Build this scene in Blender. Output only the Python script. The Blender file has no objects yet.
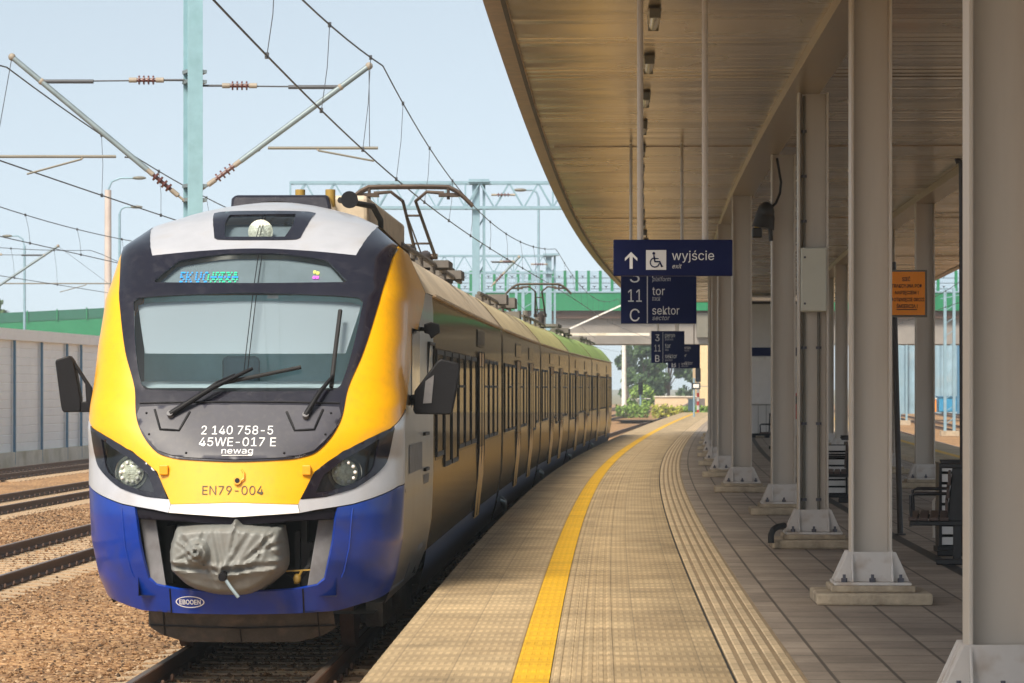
import bpy, bmesh, math, random
import numpy as np
from mathutils import Vector, Matrix
from mathutils.geometry import delaunay_2d_cdt
rng = random.Random(7)
R = math.radians
scene = bpy.context.scene
COL = scene.collection

# ------------------------------------------------------------------ camera, sky, sun, exposure
EYE, FPX, CX, CY = 1.8, 3200.0, 512.0, 388.0
cam_d = bpy.data.cameras.new("camera")
cam_d.sensor_width = 36.0
cam_d.lens = FPX / 1024 * 36
cam_d.shift_y = (CY - 341.5) / 1024
cam_d.clip_start, cam_d.clip_end = 0.5, 6000
cam_d.dof.use_dof = True
cam_d.dof.focus_distance = 29.0
cam_d.dof.aperture_fstop = 10.0
cam = bpy.data.objects.new("camera", cam_d)
cam.location = (0, 0, EYE)
cam.rotation_euler = (R(90), 0, 0)
COL.objects.link(cam)
scene.camera = cam

SUN_EL, SUN_AZ = R(48), R(207)          # azimuth clockwise from +Y : behind the camera, to the left
world = bpy.data.worlds.new("World"); scene.world = world
world.use_nodes = True
nt = world.node_tree
sky = nt.nodes.new("ShaderNodeTexSky"); sky.sky_type = 'NISHITA'
sky.sun_disc = False
sky.sun_elevation = SUN_EL; sky.sun_rotation = SUN_AZ
sky.air_density = .75; sky.dust_density = 2.0; sky.ozone_density = 1.5
bg = nt.nodes["Background"]; bg.inputs[1].default_value = 0.10
wtc = nt.nodes.new("ShaderNodeTexCoord"); wad = nt.nodes.new("ShaderNodeVectorMath"); wad.operation = 'ADD'; wad.inputs[1].default_value = (0, 0, .10)
wno = nt.nodes.new("ShaderNodeVectorMath"); wno.operation = 'NORMALIZE'      # keeps the murk of the last degrees above the horizon out
nt.links.new(wtc.outputs["Generated"], wad.inputs[0]); nt.links.new(wad.outputs[0], wno.inputs[0]); nt.links.new(wno.outputs[0], sky.inputs[0])
hs = nt.nodes.new("ShaderNodeHueSaturation"); hs.inputs["Hue"].default_value = .475; hs.inputs["Saturation"].default_value = .45      # milky summer sky
nt.links.new(sky.outputs[0], hs.inputs["Color"]); nt.links.new(hs.outputs[0], bg.inputs[0])
sun_d = bpy.data.lights.new("sun", 'SUN'); sun_d.energy = 2.9; sun_d.angle = R(20); sun_d.color = (1.0, 0.90, 0.74)
sun = bpy.data.objects.new("sun", sun_d)
sdir = Vector((math.sin(SUN_AZ) * math.cos(SUN_EL), math.cos(SUN_AZ) * math.cos(SUN_EL), math.sin(SUN_EL)))
sun.rotation_euler = (-sdir).to_track_quat('-Z', 'Y').to_euler()
sun.location = (0, 0, 60)
COL.objects.link(sun)
scene.view_settings.view_transform = 'Standard'
scene.view_settings.look = 'None'
scene.view_settings.exposure = .96
scene.view_settings.gamma = 1.0
scene.cycles.max_bounces = 10
scene.cycles.diffuse_bounces = 6
scene.cycles.glossy_bounces = 4
scene.cycles.transparent_max_bounces = 24
scene.cycles.caustics_reflective = False
scene.cycles.caustics_refractive = False

# ------------------------------------------------------------------ the curve everything follows
_SY = [-60, 0, 22, 37, 55, 75, 95, 120, 160, 250, 1200]
_SS = [.022, .022, .0275, .033, .041, .053, .063, .068, .073, .08, .08]
_ys = np.arange(-60, 1200, .5); _sl = np.interp(_ys, _SY, _SS)
_xs = np.concatenate([[0], np.cumsum((_sl[1:] + _sl[:-1]) / 2 * .5)])
_xs = _xs - np.interp(19.5, _ys, _xs) - .006
def yl(Y): return float(np.interp(Y, _ys, _xs))
def slope(Y): return float(np.interp(Y, _SY, _SS))
def P(Y, off, z):
    s = slope(Y); n = math.hypot(1, s)
    return Vector((yl(Y) + off / n, Y - off * s / n, z))
def heading(Y): return -math.atan(slope(Y))
def px(x, y, Y): return Vector(((x - CX) / FPX * Y, Y, EYE - (y - CY) / FPX * Y))
TC = -2.62          # centre of the train's track, from the yellow line
RAIL, GROUND = -.65, -.86
def frange(a, b, n): return [a + (b - a) * i / (n - 1) for i in range(n)]
def ystations(a, b):
    out = [a]
    while out[-1] < b - .01:
        y = out[-1]; out.append(min(b, y + (2.5 if y < 130 else 6 if y < 260 else 25)))
    return out

# ------------------------------------------------------------------ materials
def nodes_of(m):
    m.use_nodes = True
    return m.node_tree, m.node_tree.nodes["Principled BSDF"]
def mat(name, col, rough=.5, metal=0.0, var=.15, scale=3.0, bump=0.0, bscale=40.0, coat=0.0, streak=False, dirt=None, spec=None):
    m = bpy.data.materials.new(name); t, p = nodes_of(m)
    N, L = t.nodes, t.links
    tc = N.new("ShaderNodeTexCoord")
    mp = N.new("ShaderNodeMapping"); L.new(tc.outputs["Object"], mp.inputs[0])
    if streak: mp.inputs["Scale"].default_value = (1, 1, .12)
    no = N.new("ShaderNodeTexNoise"); no.inputs["Scale"].default_value = scale; no.inputs["Detail"].default_value = 6
    no.inputs["Roughness"].default_value = .65
    L.new(mp.outputs[0], no.inputs["Vector"])
    cr = N.new("ShaderNodeValToRGB")
    c = Vector(col)
    cr.color_ramp.elements[0].position = .3; cr.color_ramp.elements[1].position = .7
    cr.color_ramp.elements[0].color = (*(c * (1 - var)), 1); cr.color_ramp.elements[1].color = (*[min(1, v) for v in c * (1 + var)], 1)
    L.new(no.outputs["Fac"], cr.inputs[0])
    out = cr.outputs[0]
    if dirt:
        n2 = N.new("ShaderNodeTexNoise"); n2.inputs["Scale"].default_value = dirt[2]; n2.inputs["Detail"].default_value = 8
        L.new(mp.outputs[0], n2.inputs["Vector"])
        r2 = N.new("ShaderNodeValToRGB"); r2.color_ramp.elements[0].position = .5; r2.color_ramp.elements[1].position = .72
        r2.color_ramp.elements[1].color = (dirt[1],) * 3 + (1,)
        L.new(n2.outputs["Fac"], r2.inputs[0])
        mx = N.new("ShaderNodeMix"); mx.data_type = 'RGBA'
        L.new(r2.outputs[0], mx.inputs[0]); L.new(out, mx.inputs[6]); mx.inputs[7].default_value = (*dirt[0], 1)
        out = mx.outputs[2]
    L.new(out, p.inputs["Base Color"])
    rr = N.new("ShaderNodeMapRange"); rr.inputs[3].default_value = max(0, rough - .08); rr.inputs[4].default_value = min(1, rough + .1)
    L.new(no.outputs["Fac"], rr.inputs[0]); L.new(rr.outputs[0], p.inputs["Roughness"])
    p.inputs["Metallic"].default_value = metal
    if spec is not None: p.inputs["Specular IOR Level"].default_value = spec
    if coat: p.inputs["Coat Weight"].default_value = coat; p.inputs["Coat Roughness"].default_value = .06
    if bump:
        nb = N.new("ShaderNodeTexNoise"); nb.inputs["Scale"].default_value = bscale; nb.inputs["Detail"].default_value = 5
        L.new(tc.outputs["Object"], nb.inputs["Vector"])
        b = N.new("ShaderNodeBump"); b.inputs["Strength"].default_value = bump; b.inputs["Distance"].default_value = .02
        L.new(nb.outputs["Fac"], b.inputs["Height"]); L.new(b.outputs[0], p.inputs["Normal"])
    return m
def emit(name, col, s):
    m = bpy.data.materials.new(name); t, p = nodes_of(m)
    p.inputs["Base Color"].default_value = (*col, 1); p.inputs["Emission Color"].default_value = (*col, 1); p.inputs["Emission Strength"].default_value = s
    return m
def glass(name, tint, refl_rough=.02, opacity=.35, dark=(.02, .03, .035)):
    m = bpy.data.materials.new(name); m.use_nodes = True; t = m.node_tree; N, L = t.nodes, t.links
    for n in list(N): N.remove(n)
    o = N.new("ShaderNodeOutputMaterial"); tr = N.new("ShaderNodeBsdfTransparent"); tr.inputs[0].default_value = (*tint, 1)
    d = N.new("ShaderNodeBsdfDiffuse"); d.inputs[0].default_value = (*dark, 1)
    m1 = N.new("ShaderNodeMixShader"); m1.inputs[0].default_value = opacity
    L.new(tr.outputs[0], m1.inputs[1]); L.new(d.outputs[0], m1.inputs[2])
    g = N.new("ShaderNodeBsdfGlossy"); g.inputs["Roughness"].default_value = refl_rough
    fr = N.new("ShaderNodeFresnel"); fr.inputs[0].default_value = 1.5
    m2 = N.new("ShaderNodeMixShader")
    L.new(fr.outputs[0], m2.inputs[0]); L.new(m1.outputs[0], m2.inputs[1]); L.new(g.outputs[0], m2.inputs[2])
    L.new(m2.outputs[0], o.inputs[0])
    return m
def tiles(name, col, col2, mortar, bw, bh, msize, offset=0.0, groove=0.0, rough=.75, groove_w=.05, vscale=1.2, var=.25, bump=.3):
    """paving laid out in metres along the UV map: u across the platform, v along it"""
    m = bpy.data.materials.new(name); t, p = nodes_of(m); N, L = t.nodes, t.links
    uv = N.new("ShaderNodeUVMap"); uv.uv_map = "UVMap"
    br = N.new("ShaderNodeTexBrick"); br.offset = offset; br.squash = 1
    br.inputs["Scale"].default_value = 1.0; br.inputs["Brick Width"].default_value = bw; br.inputs["Row Height"].default_value = bh
    br.inputs["Mortar Size"].default_value = msize; br.inputs["Mortar Smooth"].default_value = .3; br.inputs["Bias"].default_value = 0
    br.inputs["Color1"].default_value = (*col, 1); br.inputs["Color2"].default_value = (*col2, 1); br.inputs["Mortar"].default_value = (*mortar, 1)
    L.new(uv.outputs[0], br.inputs["Vector"])
    no = N.new("ShaderNodeTexNoise"); no.inputs["Scale"].default_value = vscale; no.inputs["Detail"].default_value = 9; no.inputs["Roughness"].default_value = .7
    L.new(uv.outputs[0], no.inputs["Vector"])
    mr = N.new("ShaderNodeMapRange"); mr.inputs[1].default_value = .3; mr.inputs[2].default_value = .7; mr.inputs[3].default_value = 1 - var; mr.inputs[4].default_value = 1 + var
    L.new(no.outputs["Fac"], mr.inputs[0])
    fine = N.new("ShaderNodeTexNoise"); fine.inputs["Scale"].default_value = 45; fine.inputs["Detail"].default_value = 3
    L.new(uv.outputs[0], fine.inputs["Vector"])
    mf = N.new("ShaderNodeMapRange"); mf.inputs[3].default_value = .8; mf.inputs[4].default_value = 1.2
    L.new(fine.outputs["Fac"], mf.inputs[0])
    mm = N.new("ShaderNodeMath"); mm.operation = 'MULTIPLY'; L.new(mr.outputs[0], mm.inputs[0]); L.new(mf.outputs[0], mm.inputs[1])
    # dark worn blotches
    st = N.new("ShaderNodeTexNoise"); st.inputs["Scale"].default_value = .55; st.inputs["Detail"].default_value = 10; st.inputs["Roughness"].default_value = .75
    L.new(uv.outputs[0], st.inputs["Vector"])
    sr = N.new("ShaderNodeMapRange"); sr.inputs[1].default_value = .52; sr.inputs[2].default_value = .7; sr.inputs[3].default_value = 1.0; sr.inputs[4].default_value = .68
    L.new(st.outputs["Fac"], sr.inputs[0])
    m3 = N.new("ShaderNodeMath"); m3.operation = 'MULTIPLY'; L.new(mm.outputs[0], m3.inputs[0]); L.new(sr.outputs[0], m3.inputs[1])
    val = m3.outputs[0]
    h = br.outputs["Fac"]
    inv = N.new("ShaderNodeMath"); inv.operation = 'SUBTRACT'; inv.inputs[0].default_value = 1; L.new(h, inv.inputs[1]); hh = inv.outputs[0]
    if groove:
        sx = N.new("ShaderNodeSeparateXYZ"); L.new(uv.outputs[0], sx.inputs[0])
        ww = []
        for ax, w_ in ((0, groove_w), (1, groove_w * 8)):
            a = N.new("ShaderNodeMath"); a.operation = 'MULTIPLY'; a.inputs[1].default_value = 2 * math.pi / w_; L.new(sx.outputs[ax], a.inputs[0])
            s_ = N.new("ShaderNodeMath"); s_.operation = 'SINE'; L.new(a.outputs[0], s_.inputs[0])
            r_ = N.new("ShaderNodeMapRange"); r_.inputs[1].default_value = -.5; r_.inputs[2].default_value = .3; r_.inputs[3].default_value = 0; r_.inputs[4].default_value = 1
            L.new(s_.outputs[0], r_.inputs[0]); ww.append(r_.outputs[0])
        g = N.new("ShaderNodeMath"); g.operation = 'MULTIPLY'; L.new(ww[0], g.inputs[0]); L.new(ww[1], g.inputs[1])
        g2 = N.new("ShaderNodeMapRange"); g2.inputs[3].default_value = 1 - groove; g2.inputs[4].default_value = 1.0; L.new(g.outputs[0], g2.inputs[0])
        m4 = N.new("ShaderNodeMath"); m4.operation = 'MULTIPLY'; L.new(val, m4.inputs[0]); L.new(g2.outputs[0], m4.inputs[1]); val = m4.outputs[0]
        ad = N.new("ShaderNodeMath"); ad.operation = 'MULTIPLY'; L.new(hh, ad.inputs[0]); L.new(g.outputs[0], ad.inputs[1]); hh = ad.outputs[0]
    mx = N.new("ShaderNodeMix"); mx.data_type = 'RGBA'; mx.blend_type = 'MULTIPLY'; mx.inputs[0].default_value = 1
    L.new(br.outputs["Color"], mx.inputs[6]); L.new(val, mx.inputs[7]); L.new(mx.outputs[2], p.inputs["Base Color"])
    p.inputs["Roughness"].default_value = rough
    b = N.new("ShaderNodeBump"); b.inputs["Strength"].default_value = bump; b.inputs["Distance"].default_value = .006
    L.new(hh, b.inputs["Height"]); L.new(b.outputs[0], p.inputs["Normal"])
    return m

M = {}
M['yellow'] = mat('yellow_paint', (.80, .39, .002), .36, var=.05, scale=2, coat=.2, dirt=((.45, .24, .03), .22, 14))
M['blue'] = mat('blue_paint', (.002, .034, .29), .30, var=.14, coat=.3, spec=.4, dirt=((.05, .05, .1), .4, 4))
M['silver'] = mat('silver_paint', (.54, .55, .59), .32, metal=.3, var=.08, coat=.2, dirt=((.35, .3, .25), .4, 3))
M['white'] = mat('white_paint', (.75, .74, .70), .4, var=.08, dirt=((.4, .33, .25), .5, 4))
M['mask'] = mat('dark_mask_paint', (.008, .007, .014), .16, var=.2, coat=.2, dirt=((.07, .065, .07), .2, 16))
M['cowl'] = mat('dark_cowl_paint', (.035, .035, .05), .45, var=.2, dirt=((.08, .075, .075), .3, 20))
M['black'] = mat('black_plastic', (.008, .008, .010), .5, var=.2, spec=.2)
M['lip'] = mat('black_lip_paint', (.008, .007, .012), .6, spec=.15)
M['rubber'] = mat('black_rubber', (.010, .010, .011), .7, var=.2)
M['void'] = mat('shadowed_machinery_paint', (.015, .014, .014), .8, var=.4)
M['plategrey'] = mat('grey_primer_plate', (.15, .15, .16), .6, var=.25, dirt=((.08, .07, .07), .5, 8))
M['plough'] = mat('dusty_dark_metal', (.05, .045, .04), .8, var=.4, scale=4, dirt=((.16, .12, .09), .5, 5), bump=.3)
M['tarp'] = mat('grey_tarpaulin', (.175, .18, .17), .5, var=.12, scale=4, bump=.4, bscale=9, dirt=((.17, .15, .13), .4, 6))
M['side'] = mat('champagne_silver_side', (.17, .138, .09), .14, metal=.6, var=.3, scale=1.5, streak=True, coat=.3, dirt=((.20, .15, .09), .35, 2.2))
M['skirt'] = mat('blue_grey_skirt', (.035, .055, .13), .45, var=.25, dirt=((.09, .075, .07), .6, 3))
M['doory'] = mat('yellow_door_paint', (.66, .34, .02), .4, var=.12, coat=.2, dirt=((.3, .2, .08), .4, 4))
M['sideglass'] = mat('dark_side_glass', (.012, .013, .017), .06, var=.1, spec=.6)
M['cabside'] = mat('silver_grey_cab_side', (.22, .205, .18), .35, metal=.3, var=.15, streak=True, coat=.2, dirt=((.2, .17, .13), .35, 3))
M['bronzeglass0'] = mat('bronze_tinted_side_glass', (.022, .02, .02), .08, spec=.6, var=.2, scale=1.0)
M['frame'] = mat('black_window_seal', (.010, .009, .008), .6, var=.2)
M['roof0'] = mat('dusty_cream_roof', (.70, .58, .42), .6, var=.14, scale=1.2, dirt=((.3, .23, .16), .5, 2))
M['roof1'] = mat('dusty_sand_roof', (.68, .56, .34), .6, var=.14, scale=1.2, dirt=((.32, .24, .12), .5, 2))
M['roof2'] = mat('dusty_yellow_green_roof', (.60, .56, .24), .6, var=.16, scale=1.2, dirt=((.28, .26, .1), .5, 2))
M['roof3'] = mat('dusty_green_roof', (.34, .50, .14), .6, var=.18, scale=1.2, dirt=((.2, .24, .08), .5, 2))
M['roofgear'] = mat('roof_equipment_grey', (.13, .115, .10), .7, var=.3)
M['brownsteel'] = mat('brown_contact_steel', (.075, .05, .035), .55, metal=.3, var=.3)
M['acbox'] = mat('cream_roof_box_paint', (.55, .46, .34), .6, var=.12, dirt=((.25, .2, .15), .5, 5))
M['lampglass'] = mat('lamp_lens', (.80, .80, .62), .2, var=.35, scale=30, bump=.8, bscale=60, coat=.6)
M['lampbowl'] = mat('lamp_reflector', (.30, .32, .31), .25, metal=.7, var=.2)
M['glassclear'] = glass('tinted_screen_glass', (.90, .95, .98), opacity=.06, dark=(.10, .14, .16))
M['glassdark'] = glass('smoked_lamp_glass', (.90, .94, .93), opacity=.06, dark=(.02, .025, .03))
M['blind'] = mat('pale_roller_blind', (.42, .46, .47), .8, var=.05)
def blind_mat():
    m = bpy.data.materials.new('pale_translucent_blind'); m.use_nodes = True; t = m.node_tree; N, L = t.nodes, t.links
    o = [n for n in N if n.type == 'OUTPUT_MATERIAL'][0]; d = N.new("ShaderNodeBsdfDiffuse"); d.inputs[0].default_value = (.52, .59, .64, 1)
    tr = N.new("ShaderNodeBsdfTranslucent"); tr.inputs[0].default_value = (.62, .70, .74, 1); mx = N.new("ShaderNodeMixShader"); mx.inputs[0].default_value = .45
    L.new(d.outputs[0], mx.inputs[1]); L.new(tr.outputs[0], mx.inputs[2]); L.new(mx.outputs[0], o.inputs[0]); return m
M['blind'] = blind_mat()
M['cabwall'] = mat('cab_teal_grey_wall', (.42, .68, .74), .7, var=.1)
M['cabseat'] = mat('grey_seat_cloth', (.13, .20, .23), .9)
M['desk'] = mat('cab_pale_desk', (.42, .52, .55), .6, var=.1)
M['dispback'] = mat('display_box_grey', (.17, .21, .23), .6, var=.1)
M['ledb'] = emit('led_blue', (.02, .35, .9), .35); M['ledg'] = emit('led_green', (.03, .75, .35), .3)
M['ledy'] = emit('led_yellow', (.8, .75, .1), .9); M['ledm'] = emit('led_magenta', (.8, .1, .7), .9)
M['wtext'] = mat('white_lettering', (.78, .78, .78), .5, var=.05)
M['dtext'] = mat('dark_lettering', (.07, .055, .02), .5, var=.05)
M['orange'] = mat('amber_marker_plastic', (.74, .34, .008), .4, var=.1)
M['teal'] = mat('teal_painted_steel', (.25, .42, .48), .5, var=.12, dirt=((.16, .3, .32), .4, 4))
M['palesteel'] = mat('pale_blue_galvanised_steel', (.23, .35, .42), .5, metal=.2, var=.12)
M['galv'] = mat('galvanised_tube', (.20, .25, .27), .5, metal=.3, var=.15)
M['wire'] = mat('copper_wire_weathered', (.07, .075, .085), .6, metal=.3, var=.2)
M['insul'] = mat('brown_porcelain', (.10, .03, .025), .3, var=.2)
M['insulcap'] = mat('insulator_cap_metal', (.28, .24, .19), .6, var=.2)
M['column'] = mat('column_grey_paint', (.60, .545, .475), .5, var=.06, scale=1.5, streak=True, dirt=((.34, .28, .22), .45, 2.5))
M['colfoot'] = mat('column_foot_light_paint', (.62, .58, .54), .55, var=.07, dirt=((.33, .23, .15), .6, 6))
M['concrete'] = mat('sandy_concrete', (.42, .34, .24), .85, var=.25, scale=6, bump=.5, bscale=30, dirt=((.2, .15, .1), .5, 4))
M['bolt'] = mat('dark_bolt_steel', (.10, .10, .12), .5, metal=.5)
M['ceilbeam'] = mat('canopy_beam_cladding', (.46, .40, .32), .3, metal=.6, var=.08)
M['fascia'] = mat('canopy_edge_trim', (.36, .26, .17), .35, metal=.4, var=.35, scale=5)
M['rooftop'] = mat('canopy_roof_membrane', (.3, .3, .3), .8)
M['rod'] = mat('painted_hanger_rod', (.50, .44, .37), .5, var=.05)
M['navy'] = mat('navy_sign_panel', (.004, .008, .055), .5, spec=.15, var=.08)
M['signwhite'] = mat('sign_white_film', (.70, .70, .68), .5, var=.03)
M['signdim'] = mat('sign_white_film_small', (.5, .5, .52), .5, var=.03)
M['osign'] = mat('orange_warning_panel', (.95, .29, .006), .45, var=.05)
M['signtext'] = mat('dark_red_brown_print', (.05, .008, .004), .5)
M['junction'] = mat('cream_box_paint', (.58, .57, .48), .45, var=.05)
M['conduit'] = mat('grey_conduit', (.16, .15, .12), .5, var=.1)
M['darkpole'] = mat('dark_painted_pole', (.035, .030, .028), .5, var=.2)
M['benchmetal'] = mat('black_bench_casting', (.010, .010, .012), .4, var=.2)
M['benchslat'] = mat('brown_bench_slat', (.09, .06, .05), .6, var=.25)
M['whitepanel'] = mat('white_slat_panel', (.72, .70, .68), .5, var=.05)
M['speaker'] = mat('black_speaker', (.02, .018, .015), .5)
M['bracket'] = mat('yellow_brown_bracket', (.35, .22, .04), .5)
M['green'] = mat('green_bridge_paint', (.003, .17, .065), .45, var=.12, dirt=((.02, .2, .09), .4, 1.0))
M['darkgreen'] = mat('green_fence_paint', (.006, .10, .06), .5, var=.15)
M['bridgeconc'] = mat('bridge_concrete', (.24, .22, .20), .85, var=.15, scale=.6, dirt=((.12, .11, .1), .5, .4))
M['wallwhite'] = mat('white_barrier_cladding', (.93, .94, .95), .5, var=.07, scale=.7)
M['wallcap'] = mat('white_barrier_cap', (.92, .92, .92), .5, var=.05)
M['wallbase'] = mat('barrier_concrete_base', (.68, .63, .54), .85, var=.15, scale=1.2, dirt=((.33, .28, .14), .6, .8))
M['wallpost'] = mat('blue_barrier_post', (.05, .15, .26), .45, var=.15)
M['rail'] = mat('rusty_rail', (.085, .045, .028), .7, var=.3, scale=8)
M['railtop'] = mat('worn_rail_head', (.20, .15, .115), .35, metal=.6, var=.2)
M['sleeper'] = mat('concrete_sleeper', (.42, .31, .20), .85, var=.25, scale=5, bump=.4)
M['lamppole'] = mat('pinkish_concrete_pole', (.50, .42, .38), .8, var=.1)
M['kiosk'] = mat('white_kiosk_panel', (.62, .60, .58), .5, var=.05)
M['red'] = mat('red_paint', (.55, .03, .02), .45)
M['bark'] = mat('bark', (.08, .055, .04), .9, var=.3)
M['bluebarrier'] = mat('blue_grey_barrier', (.22, .34, .42), .6, var=.25, scale=.5, dirt=((.3, .36, .38), .6, .7))
M['bluebin'] = mat('bright_blue_paint', (.02, .22, .42), .5)
M['beige'] = mat('beige_render', (.62, .47, .31), .85, var=.08)
M['yellowwall'] = mat('cream_yellow_render', (.68, .52, .30), .85, var=.08)
M['darkroof'] = mat('dark_ramp_roof', (.16, .13, .12), .8)
M['groove'] = mat('dirty_tactile_groove', (.30, .215, .125), .9, var=.25, scale=2)
M['trough'] = mat('drain_grate_dark', (.022, .02, .018), .6, var=.3)
M['fixture'] = mat('luminaire_housing', (.45, .42, .36), .35, var=.1)
M['panelglass'] = glass('clear_barrier_glass', (.90, .95, .97), opacity=.12, dark=(.5, .55, .6))
M['bird'] = mat('dark_bird_sticker', (.03, .04, .05), .6)

def side_glass():
    m = bpy.data.materials.new('dark_tinted_side_glass'); m.use_nodes = True; t = m.node_tree; N, L = t.nodes, t.links
    o = [n for n in N if n.type == 'OUTPUT_MATERIAL'][0]; d = N.new("ShaderNodeBsdfDiffuse"); d.inputs[0].default_value = (.020, .019, .020, 1)
    g = N.new("ShaderNodeBsdfGlossy"); g.inputs["Roughness"].default_value = .06; g.inputs[0].default_value = (.85, .78, .66, 1)
    mx = N.new("ShaderNodeMixShader"); mx.inputs[0].default_value = .30
    L.new(d.outputs[0], mx.inputs[1]); L.new(g.outputs[0], mx.inputs[2]); L.new(mx.outputs[0], o.inputs[0]); return m
M['bronzeglass'] = side_glass()
def side_metal():
    """brushed golden-grey side panels: part dull paint, part soft mirror"""
    m = bpy.data.materials.new('golden_grey_side_panels'); m.use_nodes = True; t = m.node_tree; N, L = t.nodes, t.links
    o = [n for n in N if n.type == 'OUTPUT_MATERIAL'][0]; tc = N.new("ShaderNodeTexCoord"); mp = N.new("ShaderNodeMapping"); mp.inputs["Scale"].default_value = (1, 1, .15); L.new(tc.outputs["Object"], mp.inputs[0])
    no = N.new("ShaderNodeTexNoise"); no.inputs["Scale"].default_value = 1.6; no.inputs["Detail"].default_value = 7; L.new(mp.outputs[0], no.inputs["Vector"])
    cr = N.new("ShaderNodeValToRGB"); e = cr.color_ramp.elements; e[0].position = .3; e[0].color = (.088, .072, .05, 1); e[1].position = .7; e[1].color = (.15, .125, .09, 1); L.new(no.outputs["Fac"], cr.inputs[0])
    d = N.new("ShaderNodeBsdfDiffuse"); L.new(cr.outputs[0], d.inputs[0])
    g = N.new("ShaderNodeBsdfGlossy"); g.inputs[0].default_value = (.84, .74, .57, 1); g.inputs["Roughness"].default_value = .10
    mx = N.new("ShaderNodeMixShader"); mx.inputs[0].default_value = .42
    L.new(d.outputs[0], mx.inputs[1]); L.new(g.outputs[0], mx.inputs[2]); L.new(mx.outputs[0], o.inputs[0]); return m
M['side'] = side_metal()
def ballast_mat(name, a, b, c):
    m = bpy.data.materials.new(name); t, p = nodes_of(m); N, L = t.nodes, t.links
    tc = N.new("ShaderNodeTexCoord")
    vo = N.new("ShaderNodeTexVoronoi"); vo.inputs["Scale"].default_value = 16
    L.new(tc.outputs["Object"], vo.inputs["Vector"])
    no = N.new("ShaderNodeTexNoise"); no.inputs["Scale"].default_value = .35; no.inputs["Detail"].default_value = 8
    L.new(tc.outputs["Object"], no.inputs["Vector"])
    sp = N.new("ShaderNodeSeparateColor"); L.new(vo.outputs["Color"], sp.inputs[0])
    cr = N.new("ShaderNodeValToRGB"); e = cr.color_ramp.elements
    e[0].color = (*a, 1); e[1].color = (*c, 1); x = e.new(.5); x.color = (*b, 1)
    L.new(sp.outputs[0], cr.inputs[0])
    mr = N.new("ShaderNodeMapRange"); mr.inputs[1].default_value = .3; mr.inputs[2].default_value = .7; mr.inputs[3].default_value = .7; mr.inputs[4].default_value = 1.2
    L.new(no.outputs["Fac"], mr.inputs[0])
    mx = N.new("ShaderNodeMix"); mx.data_type = 'RGBA'; mx.blend_type = 'MULTIPLY'; mx.inputs[0].default_value = 1
    L.new(cr.outputs[0], mx.inputs[6]); L.new(mr.outputs[0], mx.inputs[7]); L.new(mx.outputs[2], p.inputs["Base Color"])
    p.inputs["Roughness"].default_value = .9
    b_ = N.new("ShaderNodeBump"); b_.inputs["Strength"].default_value = .9; b_.inputs["Distance"].default_value = .04
    L.new(vo.outputs["Distance"], b_.inputs["Height"]); b_.invert = True; L.new(b_.outputs[0], p.inputs["Normal"])
    return m
M['ballast'] = ballast_mat('brown_orange_ballast', (.14, .07, .03), (.34, .18, .075), (.52, .32, .15))
def stone_mat():
    m = bpy.data.materials.new('loose_ballast_stone'); t, p = nodes_of(m); N, L = t.nodes, t.links
    g = N.new("ShaderNodeNewGeometry"); cr = N.new("ShaderNodeValToRGB"); e = cr.color_ramp.elements
    e[0].color = (.06, .038, .022, 1); e[1].color = (.44, .31, .19, 1)
    x = e.new(.35); x.color = (.19, .095, .036, 1); x = e.new(.7); x.color = (.30, .175, .085, 1)
    L.new(g.outputs["Random Per Island"], cr.inputs[0])
    tc = N.new("ShaderNodeTexCoord"); no = N.new("ShaderNodeTexNoise"); no.inputs["Scale"].default_value = .5; no.inputs["Detail"].default_value = 6
    L.new(tc.outputs["Object"], no.inputs["Vector"])
    mr = N.new("ShaderNodeMapRange"); mr.inputs[1].default_value = .35; mr.inputs[2].default_value = .65; mr.inputs[3].default_value = .7; mr.inputs[4].default_value = 1.15
    L.new(no.outputs["Fac"], mr.inputs[0])
    mx = N.new("ShaderNodeMix"); mx.data_type = 'RGBA'; mx.blend_type = 'MULTIPLY'; mx.inputs[0].default_value = 1
    L.new(cr.outputs[0], mx.inputs[6]); L.new(mr.outputs[0], mx.inputs[7]); L.new(mx.outputs[2], p.inputs["Base Color"])
    p.inputs["Roughness"].default_value = .9
    return m
M['stone'] = stone_mat()
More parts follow.
